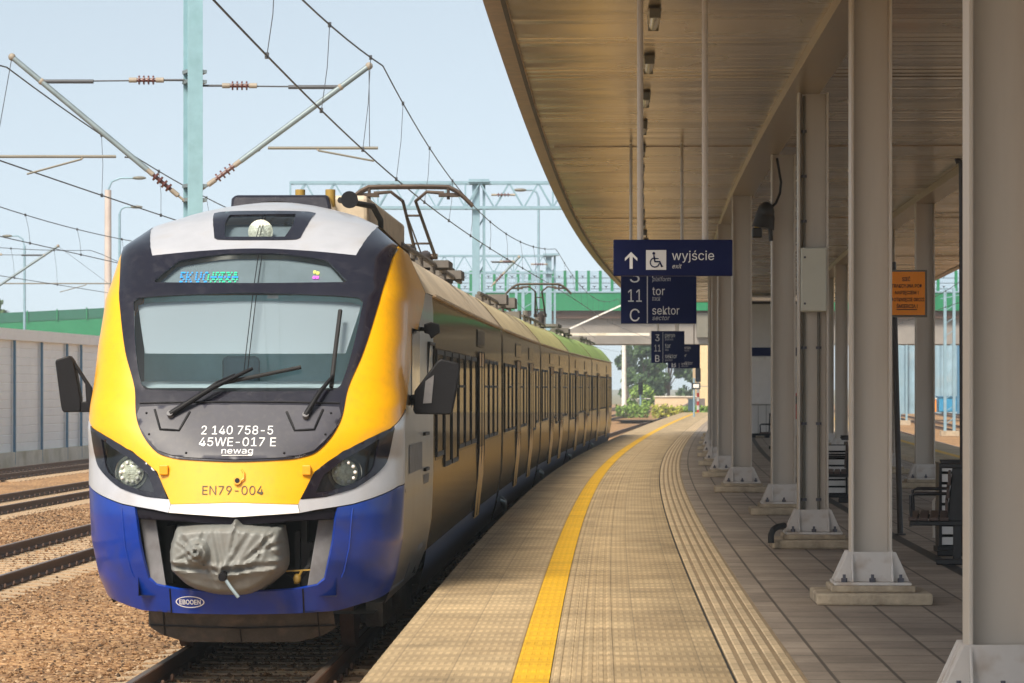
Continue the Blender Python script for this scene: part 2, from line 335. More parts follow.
def ceiling_mat():
    """sheet-metal soffit planks, each a little different, reflecting softly"""
    m = bpy.data.materials.new('canopy_soffit_planks'); t, p = nodes_of(m); N, L = t.nodes, t.links
    g = N.new("ShaderNodeNewGeometry"); tc = N.new("ShaderNodeTexCoord")
    no = N.new("ShaderNodeTexNoise"); no.inputs["Scale"].default_value = .35; no.inputs["Detail"].default_value = 2; L.new(tc.outputs["Object"], no.inputs["Vector"])
    s = N.new("ShaderNodeMath"); s.operation = 'MULTIPLY_ADD'; s.inputs[1].default_value = .55; L.new(g.outputs["Random Per Island"], s.inputs[0]); L.new(no.outputs["Fac"], s.inputs[2])
    cr = N.new("ShaderNodeValToRGB"); e = cr.color_ramp.elements
    e[0].position = .3; e[0].color = (.46, .40, .32, 1); e[1].position = 1.0; e[1].color = (.80, .71, .58, 1)
    L.new(s.outputs[0], cr.inputs[0]); L.new(cr.outputs[0], p.inputs["Base Color"])
    p.inputs["Metallic"].default_value = .75
    rr = N.new("ShaderNodeMapRange"); rr.inputs[3].default_value = .14; rr.inputs[4].default_value = .38; L.new(no.outputs["Fac"], rr.inputs[0]); L.new(rr.outputs[0], p.inputs["Roughness"])
    wv = N.new("ShaderNodeTexNoise"); wv.inputs["Scale"].default_value = 1.3; wv.inputs["Detail"].default_value = 3; L.new(tc.outputs["Object"], wv.inputs["Vector"])
    b = N.new("ShaderNodeBump"); b.inputs["Strength"].default_value = .3; b.inputs["Distance"].default_value = .02
    L.new(wv.outputs["Fac"], b.inputs["Height"]); L.new(b.outputs[0], p.inputs["Normal"])
    return m
M['ceiling'] = ceiling_mat()
def leaf_mat(name, a, b):
    m = bpy.data.materials.new(name); t, p = nodes_of(m); N, L = t.nodes, t.links
    g = N.new("ShaderNodeNewGeometry"); cr = N.new("ShaderNodeValToRGB"); e = cr.color_ramp.elements
    e[0].color = (*a, 1); e[1].color = (*b, 1); L.new(g.outputs["Random Per Island"], cr.inputs[0])
    L.new(cr.outputs[0], p.inputs["Base Color"]); p.inputs["Roughness"].default_value = .7
    return m
M['leaf'] = leaf_mat('tree_leaves', (.02, .05, .015), (.07, .13, .035))
M['leafbright'] = leaf_mat('bright_shrub_leaves', (.08, .17, .02), (.24, .36, .06))
M['leafyellow'] = leaf_mat('yellow_green_shrub_leaves', (.18, .22, .02), (.5, .48, .07))
M['conifer'] = leaf_mat('conifer_needles', (.012, .03, .015), (.04, .075, .035))
M['ground'] = mat('dry_grass_ground', (.20, .17, .09), .95, var=.35, scale=.08, dirt=((.09, .13, .04), .7, .03))
# ------------------------------------------------------------------ mesh helpers
class MB:
    def __init__(s): s.v, s.f, s.uv = [], [], {}
    def add(s, vs, fs, uvs=None):
        o = len(s.v); s.v += [Vector(v) for v in vs]
        for k, f in enumerate(fs):
            s.f.append([o + i for i in f])
            if uvs: s.uv[len(s.f) - 1] = [uvs[i] for i in f]
        return s
    def box(s, c, d, rz=0, m=None):
        x, y, z = d[0] / 2, d[1] / 2, d[2] / 2
        vs = [Vector(p) for p in ((-x, -y, -z), (x, -y, -z), (x, y, -z), (-x, y, -z), (-x, -y, z), (x, -y, z), (x, y, z), (-x, y, z))]
        if rz: vs = [Matrix.Rotation(rz, 3, 'Z') @ v for v in vs]
        if m is not None: vs = [m @ v for v in vs]
        c = Vector(c)
        return s.add([v + c for v in vs], [(3, 2, 1, 0), (4, 5, 6, 7), (0, 1, 5, 4), (1, 2, 6, 5), (2, 3, 7, 6), (3, 0, 4, 7)])
    def bar(s, p, q, w, h=None, up=(0, 0, 1)):
        h = h or w; p, q = Vector(p), Vector(q); d = (q - p)
        L = d.length; d.normalize(); u = Vector(up)
        if abs(d.dot(u)) > .99: u = Vector((0, 1, 0))
        a = d.cross(u).normalized(); b = a.cross(d)
        vs = []
        for e in (p, q):
            for i, j in ((-1, -1), (1, -1), (1, 1), (-1, 1)): vs.append(e + a * (i * w / 2) + b * (j * h / 2))
        return s.add(vs, [(0, 1, 2, 3), (7, 6, 5, 4), (0, 4, 5, 1), (1, 5, 6, 2), (2, 6, 7, 3), (3, 7, 4, 0)])
    def tube(s, pts, r, n=8, cap=True):
        pts = [Vector(p) for p in pts]; rs = r if isinstance(r, (list, tuple)) else [r] * len(pts)
        o = len(s.v); prev = None
        for i, p in enumerate(pts):
            d = (pts[min(i + 1, len(pts) - 1)] - pts[max(i - 1, 0)]).normalized()
            if prev is None:
                u = Vector((0, 0, 1)) if abs(d.z) < .95 else Vector((0, 1, 0)); a = d.cross(u).normalized()
            else:
                a = (prev - d * prev.dot(d)).normalized()
            prev = a; b = d.cross(a)
            for k in range(n):
                t = 2 * math.pi * k / n; s.v.append(p + (a * math.cos(t) + b * math.sin(t)) * rs[i])
        for i in range(len(pts) - 1):
            for k in range(n):
                k2 = (k + 1) % n
                s.f.append([o + i * n + k, o + i * n + k2, o + (i + 1) * n + k2, o + (i + 1) * n + k])
        if cap:
            s.f.append([o + k for k in range(n)][::-1]); s.f.append([o + (len(pts) - 1) * n + k for k in range(n)])
        return s
    def prism(s, poly, fn, d):
        """2-D polygon -> fn(a, b, t), extruded from t=0 to t=d"""
        n = len(poly); vs = [fn(a, b, 0) for a, b in poly] + [fn(a, b, d) for a, b in poly]
        fs = [list(range(n)), list(range(2 * n - 1, n - 1, -1))] + [[i, n + i, n + (i + 1) % n, (i + 1) % n] for i in range(n)]
        return s.add(vs, fs)
    def grid(s, fn, us, vs, uvfn=None, closed=False):
        nu, nv = len(us), len(vs); pts = [fn(u, v) for v in vs for u in us]; fs = []
        for j in range(nv - 1):
            for i in range(nu - 1 + (1 if closed else 0)):
                i2 = (i + 1) % nu
                fs.append((j * nu + i, j * nu + i2, (j + 1) * nu + i2, (j + 1) * nu + i))
        return s.add(pts, fs, [uvfn(u, v) for v in vs for u in us] if uvfn else None)
    def sphere(s, c, r, n=12, m=8, sc=(1, 1, 1)):
        c = Vector(c); vs, fs = [], []
        for j in range(m + 1):
            t = math.pi * j / m
            for i in range(n):
                a = 2 * math.pi * i / n; vs.append(c + Vector((math.sin(t) * math.cos(a) * sc[0], math.sin(t) * math.sin(a) * sc[1], math.cos(t) * sc[2])) * r)
        for j in range(m):
            for i in range(n): fs.append((j * n + i, (j + 1) * n + i, (j + 1) * n + (i + 1) % n, j * n + (i + 1) % n))
        return s.add(vs, fs)
    def build(s, name, material, parent=None, smooth=None, bevel=0, loc=None, solid=0):
        me = bpy.data.meshes.new(name)
        if parent is not None: inv = WM[parent.name].inverted()
        else:
            if loc is None:
                xs = [v.x for v in s.v]; yy = [v.y for v in s.v]; zz = [v.z for v in s.v]
                loc = Vector(((min(xs) + max(xs)) / 2, (min(yy) + max(yy)) / 2, min(zz)))
            inv = Matrix.Translation(-Vector(loc))
        me.from_pydata([inv @ v for v in s.v], [], s.f)
        if s.uv:
            l = me.uv_layers.new(name="UVMap")
            for i, poly in enumerate(me.polygons):
                if i in s.uv:
                    for k, li in enumerate(poly.loop_indices): l.data[li].uv = s.uv[i][k]
        me.materials.append(material)
        o = bpy.data.objects.new(name, me); COL.objects.link(o)
        if parent is not None: o.parent = parent; WM[o.name] = WM[parent.name].copy()
        else: o.location = loc; WM[o.name] = Matrix.Translation(Vector(loc))
        bm = bmesh.new(); bm.from_mesh(me); bmesh.ops.recalc_face_normals(bm, faces=bm.faces); bm.to_mesh(me); bm.free()
        if smooth:
            me.shade_smooth(); me.set_sharp_from_angle(angle=R(smooth))
        if solid:
            d = o.modifiers.new("solid", 'SOLIDIFY'); d.thickness = solid; d.offset = -1
        if bevel:
            b = o.modifiers.new("bevel", 'BEVEL'); b.width = bevel; b.segments = 2; b.limit_method = 'ANGLE'; b.angle_limit = R(40)
        return o
WM = {}
def thing(name, label, cat, loc=(0, 0, 0), rz=0, group=None):
    o = bpy.data.objects.new(name, None); COL.objects.link(o); o.empty_display_size = .2
    o.location = loc; o.rotation_euler = (0, 0, rz)
    WM[o.name] = Matrix.Translation(Vector(loc)) @ Matrix.Rotation(rz, 4, 'Z')
    return tag(o, label, cat, group)
def tag(o, label=None, cat=None, group=None):
    if label: o["label"] = label
    if cat: o["category"] = cat
    if group: o["group"] = group
    return o
def struct(o): o["kind"] = "structure"; return o
KIDS = {}
def copy_tree(o, parent=None):
    c = o.copy(); COL.objects.link(c)
    if parent is not None: c.parent = parent
    for ch in [x for x in COL.objects if x.parent == o]: copy_tree(ch, c)
    return c
def place(o, loc, rz, label):
    o.location = loc; o.rotation_euler = (0, 0, rz); o["label"] = label; return o
try: FONT = bpy.data.fonts.load(bpy.utils.system_resource('DATAFILES', path='fonts') + '/Inter.woff2')
except Exception: FONT = None
CAPK = {}
def text2d(body, size=1.0, align='LEFT', shear=0, space=1.0, bold=0.0):
    cu = bpy.data.curves.new("lettering", 'FONT'); cu.body = body
    if FONT: cu.font = FONT
    cu.size = size; cu.align_x = align; cu.shear = shear
    cu.space_character = space; cu.resolution_u = 3; cu.offset = bold
    ob = bpy.data.objects.new("lettering", cu); COL.objects.link(ob)
    dg = bpy.context.evaluated_depsgraph_get(); dg.update()
    me = ob.evaluated_get(dg).to_mesh()
    vs = [(v.co.x, v.co.y) for v in me.vertices]; fs = [list(p.vertices) for p in me.polygons]
    if body != 'H' and 'k' not in CAPK: CAPK['k'] = 1.0; CAPK['k'] = .70 / max(v[1] for v in text2d('H')[0])
    if body != 'H': vs = [(x * CAPK['k'], y * CAPK['k']) for x, y in vs]      # capitals are .70 high
    ob.evaluated_get(dg).to_mesh_clear(); bpy.data.objects.remove(ob); bpy.data.curves.remove(cu)
    return vs, fs
def text_w(body, size, width, align='CENTER', **k):
    """lettering squeezed to an exact width"""
    vs, fs = text2d(body, size, align, **k)
    w = max(v[0] for v in vs) - min(v[0] for v in vs)
    return [(v[0] * width / w, v[1]) for v in vs], fs

# sweep a cross-section (list of (off, z)) along the platform curve
def sweep(profile, Ys, closed=False, caps=False, uv=False):
    mb = MB()
    if uv:
        acc = [0]
        for a, b in zip(profile, profile[1:]): acc.append(acc[-1] + math.hypot(b[0] - a[0], b[1] - a[1]))
        base = profile[0][0]
        mb.grid(lambda i, Y: P(Y, *profile[i]), list(range(len(profile))), Ys, lambda i, Y: (base + acc[i], Y))
    else:
        mb.grid(lambda i, Y: P(Y, *profile[i]), list(range(len(profile))), Ys, closed=closed)
    if caps:
        n = len(profile); L = len(mb.v); mb.f.append(list(range(n))); mb.f.append(list(range(L - n, L))[::-1])
    return mb

# ------------------------------------------------------------------ ground, ballast, platform
struct(MB().add([(-2500, -80, -1.06), (2500, -80, -1.06), (2500, 5000, -1.06), (-2500, 5000, -1.06)], [(0, 1, 2, 3)]).build('ground', M['ground']))
Yb = ystations(-10, 520)
struct(sweep([(-21.5, -1.02), (-20.2, GROUND), (-13, GROUND), (-5.4, GROUND + .02), (-.5, GROUND)], Yb).build('ballast_bed', M['ballast']))
struct(sweep([(9.8, GROUND), (30, GROUND), (34, -1.03)], Yb).build('ballast_bed', M['ballast']))
Yp = ystations(-12, 236)
struct(sweep([(-.80, -1.04), (-.80, -.14), (-.93, -.14), (-.93, -.012), (10.13, -.012), (10.13, -.14), (10.0, -.14), (10.0, -1.04)], Yp, caps=True).build('platform', M['concrete']))
M['edgepave'] = tiles('tan_ribbed_edge_paving', (.50, .37, .21), (.42, .305, .17), (.32, .235, .135), .40, 1.2, .006, groove=.22, groove_w=.05, var=.36, bump=.5)
M['slabs'] = tiles('grey_tan_paving_slabs', (.355, .285, .22), (.245, .195, .15), (.10, .078, .058), .4, .6, .014, var=.3, bump=.4)
M['tactile'] = tiles('pale_tactile_ribs', (.62, .47, .29), (.54, .405, .245), (.28, .2, .12), 2.0, .4, .016, var=.25, bump=.3)
M['yline'] = tiles('yellow_line_paint', (.74, .42, .008), (.66, .37, .010), (.38, .22, .03), 2.0, .4, .006, groove=.12, var=.15, groove_w=.055, bump=.5)
def sheet(name, prof, m): return struct(sweep(prof, Yp, uv=True).build(name, m))
def ribs(a, b, n, h=.007, base=.004):
    w = (b - a) / n; out = []
    for i in range(n):
        x = a + i * w
        out += [(x + .001, base), (x + w * .28, base), (x + w * .38, base + h), (x + w * .80, base + h), (x + w * .9, base)]
    return out
for mir in (0, 1):
    def mm(pr): return [(9.2 - o, z) for o, z in pr][::-1] if mir else pr
    sheet('edge_paving', mm([(-.925, 0), (-.003, 0)]), M['edgepave'])
    sheet('yellow_line', mm([(0, .002), (.23, .002)]), M['yline'])
    sheet('tactile_strip', mm(ribs(.235, .64, 6, h=.005, base=.001)), M['edgepave'])
    sheet('edge_paving', mm([(.60, 0), (1.375, 0)]), M['edgepave'])
    sheet('paving_joint', mm([(1.362, .003), (1.378, .003)]), M['trough'])
    sheet('tactile_strip', mm([(1.38, .002), (1.82, .002)]), M['groove'])
    for k in range(5):
        x = 1.385 + .088 * k
        sheet('tactile_rib', mm([(x, .003), (x + .008, .010), (x + .050, .010), (x + .058, .003)]), M['tactile'])
sheet('paving_slabs', [(1.825, 0), (7.375, 0)], M['slabs'])
struct(sweep([(4.0, .003), (4.13, .003)], ystations(5, 200)).build('drainage_channel', M['trough']))
# plain end face and ramp of the platform, then the concrete road crossing beyond
# loose stones on the ballast near the camera (nobody could count them)
def stones():
    nr = np.random.default_rng(3); n = 95000
    Y = 24 + 46 * nr.random(n) ** 1.5; off = -14.5 + nr.random(n) * 12.9
    keep = (np.array([ (512 + (yl(a) + b) / a * 3200) > -25 for a, b in zip(Y, off)]))
    Y, off = Y[keep], off[keep]; n = len(Y)
    base = np.array([[1, 0, 0], [-1, 0, 0], [0, 1, 0], [0, -1, 0], [0, 0, 1], [0, 0, -1]], float)
    tri = np.array([[0, 2, 4], [2, 1, 4], [1, 3, 4], [3, 0, 4], [2, 0, 5], [1, 2, 5], [3, 1, 5], [0, 3, 5]])
    ctr = np.array([P(a, b, GROUND) for a, b in zip(Y, off)])
    r = .011 + .022 * nr.random(n) ** 1.8
    verts = base[None] * (1 + .55 * (nr.random((n, 6, 1)) - .5)) + .35 * (nr.random((n, 6, 3)) - .5)
    verts = verts * r[:, None, None] * np.array([1, 1, .75]); 
    ang = nr.random(n) * 6.28; c, s_ = np.cos(ang)[:, None], np.sin(ang)[:, None]
    x = verts[..., 0] * c - verts[..., 1] * s_; y = verts[..., 0] * s_ + verts[..., 1] * c
    verts = np.stack([x, y, verts[..., 2]], -1) + ctr[:, None]
    verts[..., 2] += (nr.random(n) * .03)[:, None]
    me = bpy.data.meshes.new('loose_ballast'); F = (tri[None] + (np.arange(n) * 6)[:, None, None]).reshape(-1, 3)
    me.from_pydata(verts.reshape(-1, 3).tolist(), [], F.tolist()); me.materials.append(M['stone'])
    o = bpy.data.objects.new('loose_ballast', me); COL.objects.link(o); o['kind'] = 'stuff'
    tag(o, 'loose rust brown track stones lying between the rails', 'ballast')
stones()

# ------------------------------------------------------------------ railway tracks
def rail_profile(c):
    return [(c - .07, RAIL - .16), (c + .07, RAIL - .16), (c + .07, RAIL - .145), (c + .012, RAIL - .125), (c + .012, RAIL - .045), (c + .036, RAIL - .035),
            (c + .036, RAIL - .004), (c + .03, RAIL), (c - .03, RAIL), (c - .036, RAIL - .004), (c - .036, RAIL - .035), (c - .012, RAIL - .045), (c - .012, RAIL - .125), (c - .07, RAIL - .145)]
slp = MB().prism([(-1.25, RAIL - .34), (1.25, RAIL - .34), (1.25, RAIL - .19), (.95, RAIL - .165), (.45, RAIL - .185), (-.45, RAIL - .185), (-.95, RAIL - .165), (-1.25, RAIL - .19)],
                lambda a, b, t: Vector((a, t - .13, b)), .26)
clipm = MB()
for sx in (-1, 1):
    for d in (-.1, .1):
        clipm.tube([(sx * .753 + d, -.05, RAIL - .155), (sx * .753 + d, 0, RAIL - .11), (sx * .753 + d, .05, RAIL - .155)], .017, 6)
def track(label, off, y0, y1, s0, nsl):
    t = thing('railway_track', label, 'railway track', P(y0, off, RAIL - .3), 0, 'railway tracks of the station')
    Ys = ystations(y0, y1)
    for sx in (-.753, .753):
        sweep(rail_profile(off + sx), Ys, closed=True).build('rail', M['rail'], t, smooth=40)
        sweep([(off + sx - .026, RAIL + .0015), (off + sx + .026, RAIL + .0015)], Ys).build('rail_head', M['railtop'], t)
    first = None
    for k in range(nsl):
        Y = s0 + k * .6
        if first is None:
            fb = MB(); fb.v = [Vector(v) for v in slp.v]; fb.f = slp.f
            fo = bpy.data.meshes.new('sleeper'); fo.from_pydata(slp.v + clipm.v, [], slp.f + [[i + len(slp.v) for i in f] for f in clipm.f])
            fo.materials.append(M['sleeper']); fo.materials.append(M['rail'])
            for i, p in enumerate(fo.polygons): p.material_index = 1 if i >= len(slp.f) else 0
            first = bpy.data.objects.new('sleeper', fo); o = first
        else: o = first.copy()
        COL.objects.link(o); o.parent = t
        o.location = WM[t.name].inverted() @ P(Y, off, 0); o.rotation_euler = (0, 0, heading(Y))
track('rusty track under the yellow and blue train beside the platform', TC, 12, 420, 20, 40)
track('nearest empty track left of the train, its sleepers half buried in ballast', TC - 5.5, 25, 420, 39, 60)
track('second empty track from the train, between two ballast strips', TC - 10.4, 40, 420, 60, 60)
track('farthest left track, running at the foot of the white barrier', TC - 15.6, 50, 420, 90, 30)
track('track on the far right side of the platform seen between the columns', 11.95, 60, 420, 110, 40)
track('outer right track next to the pale blue mast', 17.0, 80, 420, 150, 40)
track('third right track before the blue grey barrier', 22.5, 100, 420, 160, 30)
# ------------------------------------------------------------------ platform canopy
CZ = 5.25
Yc = ystations(-14, 128)
can = thing('platform_canopy', 'long curved platform canopy with brown planked metal ceiling on grey columns', 'canopy', P(40, 4.6, CZ))
pk = MB(); pr_ = random.Random(11); Y = -14.0
while Y < 127.8:
    w_ = .40; t0_, t1_ = pr_.uniform(-.006, .006), pr_.uniform(-.006, .006); xs_ = [-.30 + 9.85 * i / 8 for i in range(9)]
    vs_ = []
    for i, x in enumerate(xs_):
        t_ = t0_ + (t1_ - t0_) * i / 8 + pr_.uniform(-.0015, .0015)
        vs_ += [P(Y, x, CZ + .012), P(Y + .012, x, CZ + t_), P(Y + w_ - .035, x, CZ - t_), P(Y + w_ - .022, x, CZ + .012)]
    pk.add(vs_, [(4 * i + k, 4 * i + k + 1, 4 * i + k + 5, 4 * i + k + 4) for i in range(8) for k in range(3)])
    Y += w_
pk.build('ceiling', M['ceiling'], can)
sweep([(-.30, CZ + .03), (9.55, CZ + .03)], Yc).build('ceiling_backing', M['trough'], can)
sweep([(-.50, CZ + .42), (-.50, CZ - .03), (-.30, CZ - .03), (-.30, CZ + .02), (-.28, CZ + .02)], Yc).build('edge_trim', M['fascia'], can)
sweep([(9.53, CZ + .02), (9.55, CZ + .02), (9.55, CZ - .03), (9.75, CZ - .03), (9.75, CZ + .42)], Yc).build('edge_trim', M['fascia'], can)
sweep([(-.34, CZ - .045), (-.30, CZ - .045), (-.30, CZ - .032), (-.34, CZ - .032)], Yc, closed=True).build('drip_rail', M['darkpole'], can)
sweep([(-.50, CZ + .42), (4.65, CZ + .30), (9.75, CZ + .42)], Yc).build('roof', M['rooftop'], can)
mb = MB()
for Y in (-14, 128):
    c = [P(Y, -.45, CZ - .03), P(Y, 9.75, CZ - .03), P(Y, 9.75, CZ + .45), P(Y, -.45, CZ + .45)]
    mb.add(c + [v + Vector((0, .06, 0)) for v in c], [(0, 1, 2, 3), (7, 6, 5, 4), (0, 4, 5, 1), (1, 5, 6, 2), (2, 6, 7, 3), (3, 7, 4, 0)])
mb.build('end_trim', M['fascia'], can)
for o in (2.80, 6.15):
    sweep([(o - .19, CZ + .01), (o - .19, CZ - .12), (o + .19, CZ - .12), (o + .19, CZ + .01)], Yc).build('longitudinal_beam', M['ceilbeam'], can)
for k in range(6):
    Y = 26.4 + 19.24 * k
    for a, b in ((-.22, 2.60), (3.0, 5.95), (6.35, 9.5)):
        MB().bar(P(Y, a, CZ - .012), P(Y, b, CZ - .008), .03, .015).build('ceiling_joint', M['fascia'], can)

# ------------------------------------------------------------------ canopy columns: steel H-sections on concrete pedestals
def make_column():
    t = thing('canopy_column', 'grey steel column', 'column', (0, 0, 0), 0, 'steel columns carrying the platform canopy')
    b = MB()
    for s in (-1, 1): b.box((s * .160, 0, (.18 + CZ - .12) / 2), (.022, .30, CZ - .12 - .18))
    b.box((0, 0, (.18 + CZ - .12) / 2), (.296, .014, CZ - .12 - .18))
    b.build('shaft', M['column'], t, bevel=.004)
    f = MB()
    f.box((0, 0, .168), (.64, .56, .024))
    for s in (-1, 1):
        f.prism([(-.315, .181), (.315, .181), (.20, .43), (-.20, .43)], lambda a, c, d, s=s: Vector((a, s * .165 + d, c)), .016)
        for y in (-.15, -.05, .05, .15):
            f.prism([(s * .173, .182), (s * .305, .182), (s * .2, .42), (s * .173, .42)], lambda a, c, d, y=y: Vector((a, y + d - .006, c)), .012)
        for x in (-.172, .160):
            f.prism([(s * .182, .182), (s * .275, .182), (s * .182, .42)], lambda a, c, d, x=x: Vector((x + d, a, c)), .014)
    f.build('foot', M['colfoot'], t, bevel=.004)
    h = MB()
    for x in (-.235, 0, .235):
        for y in (-.235, .235):
            h.tube([(x, y, .181), (x, y, .215)], .026, 6); h.tube([(x, y, .21), (x, y, .245)], .013, 8)
    h.build('anchor_bolts', M['bolt'], t)
    p = MB(); p.box((0, 0, .128), (.70, .66, .055)); p.build('bedding_course', M['concrete'], t, bevel=.012)
    p = MB(); p.box((0, 0, .05), (.96, .92, .10)); p.build('pedestal', M['concrete'], t, bevel=.02)
    return t
col0 = make_column()
ROW1 = [(17.3, 2.68), (27, 2.81), (36.3, 2.91), (45.8, 3.05), (55.6, 2.78), (65.1, 2.72), (74.7, 2.72), (84.2, 2.72), (93.6, 2.70), (103.1, 2.7), (112.6, 2.7), (122, 2.7)]
ORD = ['first', 'second', 'third', 'fourth', 'fifth', 'sixth', 'seventh', 'eighth', 'ninth', 'tenth', 'eleventh', 'twelfth']
EX = ['nearest and widest column, cut by the right edge of the picture', 'second nearest column, with the widest two step pedestal in full view',
      'column with a cream junction box and two conduits on it', 'column with the loudspeaker hanging at its left side', 'fifth column from the camera, just right of the blue exit sign']
for i, (Y, o) in enumerate(ROW1):
    c = col0 if i == 0 else copy_tree(col0)
    place(c, P(Y, o, 0), heading(Y), 'grey steel column, ' + (EX[i] if i < 5 else ORD[i] + ' from the camera in the row nearest the train'))
for i in range(8):
    Y = 48.3 + 9.75 * i
    c = copy_tree(col0)
    place(c, P(Y, 6.15, 0), heading(Y), 'grey steel column ' + ('standing behind the orange warning sign in the far row' if i == 1 else ORD[i] + ' from the camera in the far row away from the train'))

# junction box and conduits on the third column
Y3, o3 = ROW1[2]
def L3(x, y, z): return P(Y3, o3, 0) + Matrix.Rotation(heading(Y3), 3, 'Z') @ Vector((x, y, z))
jb = thing('junction_box', 'cream metal junction box with two corner locks mounted on a grey column', 'junction box', L3(0, -.15, 2.66))
MB().box(L3(0, -.12, 3.02), (.29, .16, .72), heading(Y3)).build('case', M['junction'], jb, bevel=.012)
MB().box(L3(0, -.205, 3.02), (.272, .012, .70), heading(Y3)).build('door', M['junction'], jb, bevel=.004)
for z in (2.75, 3.27):
    MB().tube([L3(-.10, -.21, z), L3(-.10, -.225, z)], .013, 10).build('lock', M['bolt'], jb)
for x, z0, z1, lb in ((-.10, .24, 2.655, 'left of two grey conduits below the cream junction box'), (.065, .24, 2.655, 'right of two grey conduits below the cream junction box'), (-.10, 3.385, 5.1, 'grey conduit running from the cream junction box up to the ceiling')):
    t = thing('conduit', lb, 'conduit', L3(x, -.05, z0))
    MB().tube([L3(x, -.045, z0), L3(x, -.045, z1)], .016, 8).build('pipe', M['conduit'], t, smooth=40)
    for z in (frange(z0 + .3, z1 - .4, 3)):
        MB().box(L3(x, -.036, z), (.06, .05, .03), heading(Y3)).build('clamp', M['bolt'], t)
tag(MB().tube([px(771, 543, 35.6), px(771, 535, 35.6), px(773, 530, 35.7), px(777, 527, 35.8), px(784, 525.5, 36)], .035, 10).build('drain_pipe', M['rubber'], smooth=60),
    'bent black pipe stub beside the pedestal of the column with junction box', 'drain pipe')

# loudspeaker hanging beside the fourth column
Y4 = 45.5
t = thing('loudspeaker', 'small black horn loudspeaker on a yellowish bracket below the canopy ceiling', 'loudspeaker', px(765, 212, Y4))
MB().tube([px(766, 206, Y4), px(765, 217, Y4), px(763, 228, Y4)], [.10, .14, .16], 14).build('horn', M['speaker'], t, smooth=40)
MB().sphere(px(766, 212, Y4), .15, 12, 8, (.8, 1, 1)).build('driver_housing', M['speaker'], t, smooth=60)
MB().tube([px(770, 205, Y4), px(757, 226, Y4), px(757, 232, Y4)], .04, 8).build('bracket', M['bracket'], t, smooth=60)
MB().box(px(757, 233, Y4), (.14, .14, .14)).build('lamp', M['speaker'], t, bevel=.02)
MB().tube([px(770, 222, Y4), px(771, 241, Y4)], .03, 8).build('mount', M['speaker'], t)
tag(MB().tube([px(777, 158, Y4), px(779, 170, Y4), px(781, 182, Y4), px(780, 193, Y4), px(776, 203, Y4), px(771, 208, Y4)], .018, 6).build('cable', M['rubber'], smooth=60),
    'black cable curving down from the ceiling to the loudspeaker', 'cable')

# ceiling luminaires in one line above the platform edge
t0 = thing('ceiling_luminaire', 'x', 'ceiling lamp', (0, 0, 0), 0, 'strip lamps in a line under the canopy ceiling')
MB().box((0, 0, -.04), (.12, 1.05, .04)).build('housing', M['fixture'], t0, bevel=.01)
MB().tube([(0, -.51, -.07), (0, .51, -.07)], .045, 12).build('diffuser', M['lampglass'], t0, smooth=40)
for y in (-.53, .53): MB().box((0, y, -.07), (.10, .03, .09)).build('end_cap', M['conduit'], t0, bevel=.006)
for k in range(22):
    Y = 29.4 + 4.1 * k
    c = t0 if k == 0 else copy_tree(t0)
    place(c, P(Y, 1.03, CZ), heading(Y), 'strip lamp nearest the camera at the top of the picture' if k == 0 else ORD[k] + ' strip lamp from the camera in the line under the canopy ceiling' if k < 4 else 'small distant strip lamp in the line on the ceiling above the hanging signs')

# ------------------------------------------------------------------ hanging signs
def flat(parent, body, x0, base, cap, width, Y, m, name="lettering", shear=0, bold=.0):
    vs, fs = text2d(body, 1.0, 'LEFT', shear=shear, bold=bold)
    xa, xb = min(v[0] for v in vs), max(v[0] for v in vs)
    k = cap / .70; kx = width / (xb - xa)
    mb = MB(); mb.add([px(x0 + (v[0] - xa) * kx, base - v[1] * k, Y) for v in vs], fs)
    return mb.build(name, m, parent)
def poly_flat(parent, poly, Y, m, name, d=-.004):
    mb = MB(); mb.prism(poly, lambda a, b, t: px(a, b, Y) + Vector((0, -t, 0)), .002); return mb.build(name, m, parent)
def sign_panel(t, x0, y0, x1, y1, Y, th=.09):
    a, b = px(x0, y0, Y), px(x1, y1, Y)
    return MB().box(((a.x + b.x) / 2, Y + th / 2, (a.z + b.z) / 2), (b.x - a.x, th, a.z - b.z)).build('panel', M['navy'], t, bevel=.006)
def hanger(t, x, ytop, Y, r=.025):
    p = px(x, ytop, Y + .045); return MB().tube([p, Vector((p.x, p.y, CZ - .01))], r, 10).build('hanger_rod', M['rod'], t, smooth=40)
S = 6.83
def sx(v): return 605 + v / S
def sy(v): return 230 + v / S
Y1 = 25.7
s1 = thing('hanging_sign', 'wide navy hanging sign with white arrow, wheelchair symbol and the word for exit', 'sign', px(672, 276, Y1), 0, 'navy signs hanging over the platform')
sign_panel(s1, 613.6, 239.6, 732.6, 275.9, Y1)
for x in (640.2, 705): hanger(s1, x, 240, Y1)
Yt = Y1 - .003
poly_flat(s1, [(sx(a), sy(b)) for a, b in ((178, 150), (221, 192), (221, 212), (189, 182), (189, 265), (168, 265), (168, 182), (136, 212), (136, 192))][::-1], Yt, M['signwhite'], 'arrow')
pic = poly_flat(s1, [(sx(280), sy(137)), (sx(418), sy(137)), (sx(418), sy(272)), (sx(280), sy(272))], Yt, M['signwhite'], 'pictogram_plate')
wc = MB(); Yw = Yt - .006
def q(a, b): return px(sx(a), sy(b), Yw)
def disc(cx_, cy_, r0, r1, a0, a1, n=26):
    mb = wc; vs = []
    for i in range(n + 1):
        a = R(a0 + (a1 - a0) * i / n); vs += [q(cx_ + r0 * math.cos(a), cy_ + r0 * math.sin(a)), q(cx_ + r1 * math.cos(a), cy_ + r1 * math.sin(a))]
    mb.add(vs, [(2 * i, 2 * i + 1, 2 * i + 3, 2 * i + 2) for i in range(n)])
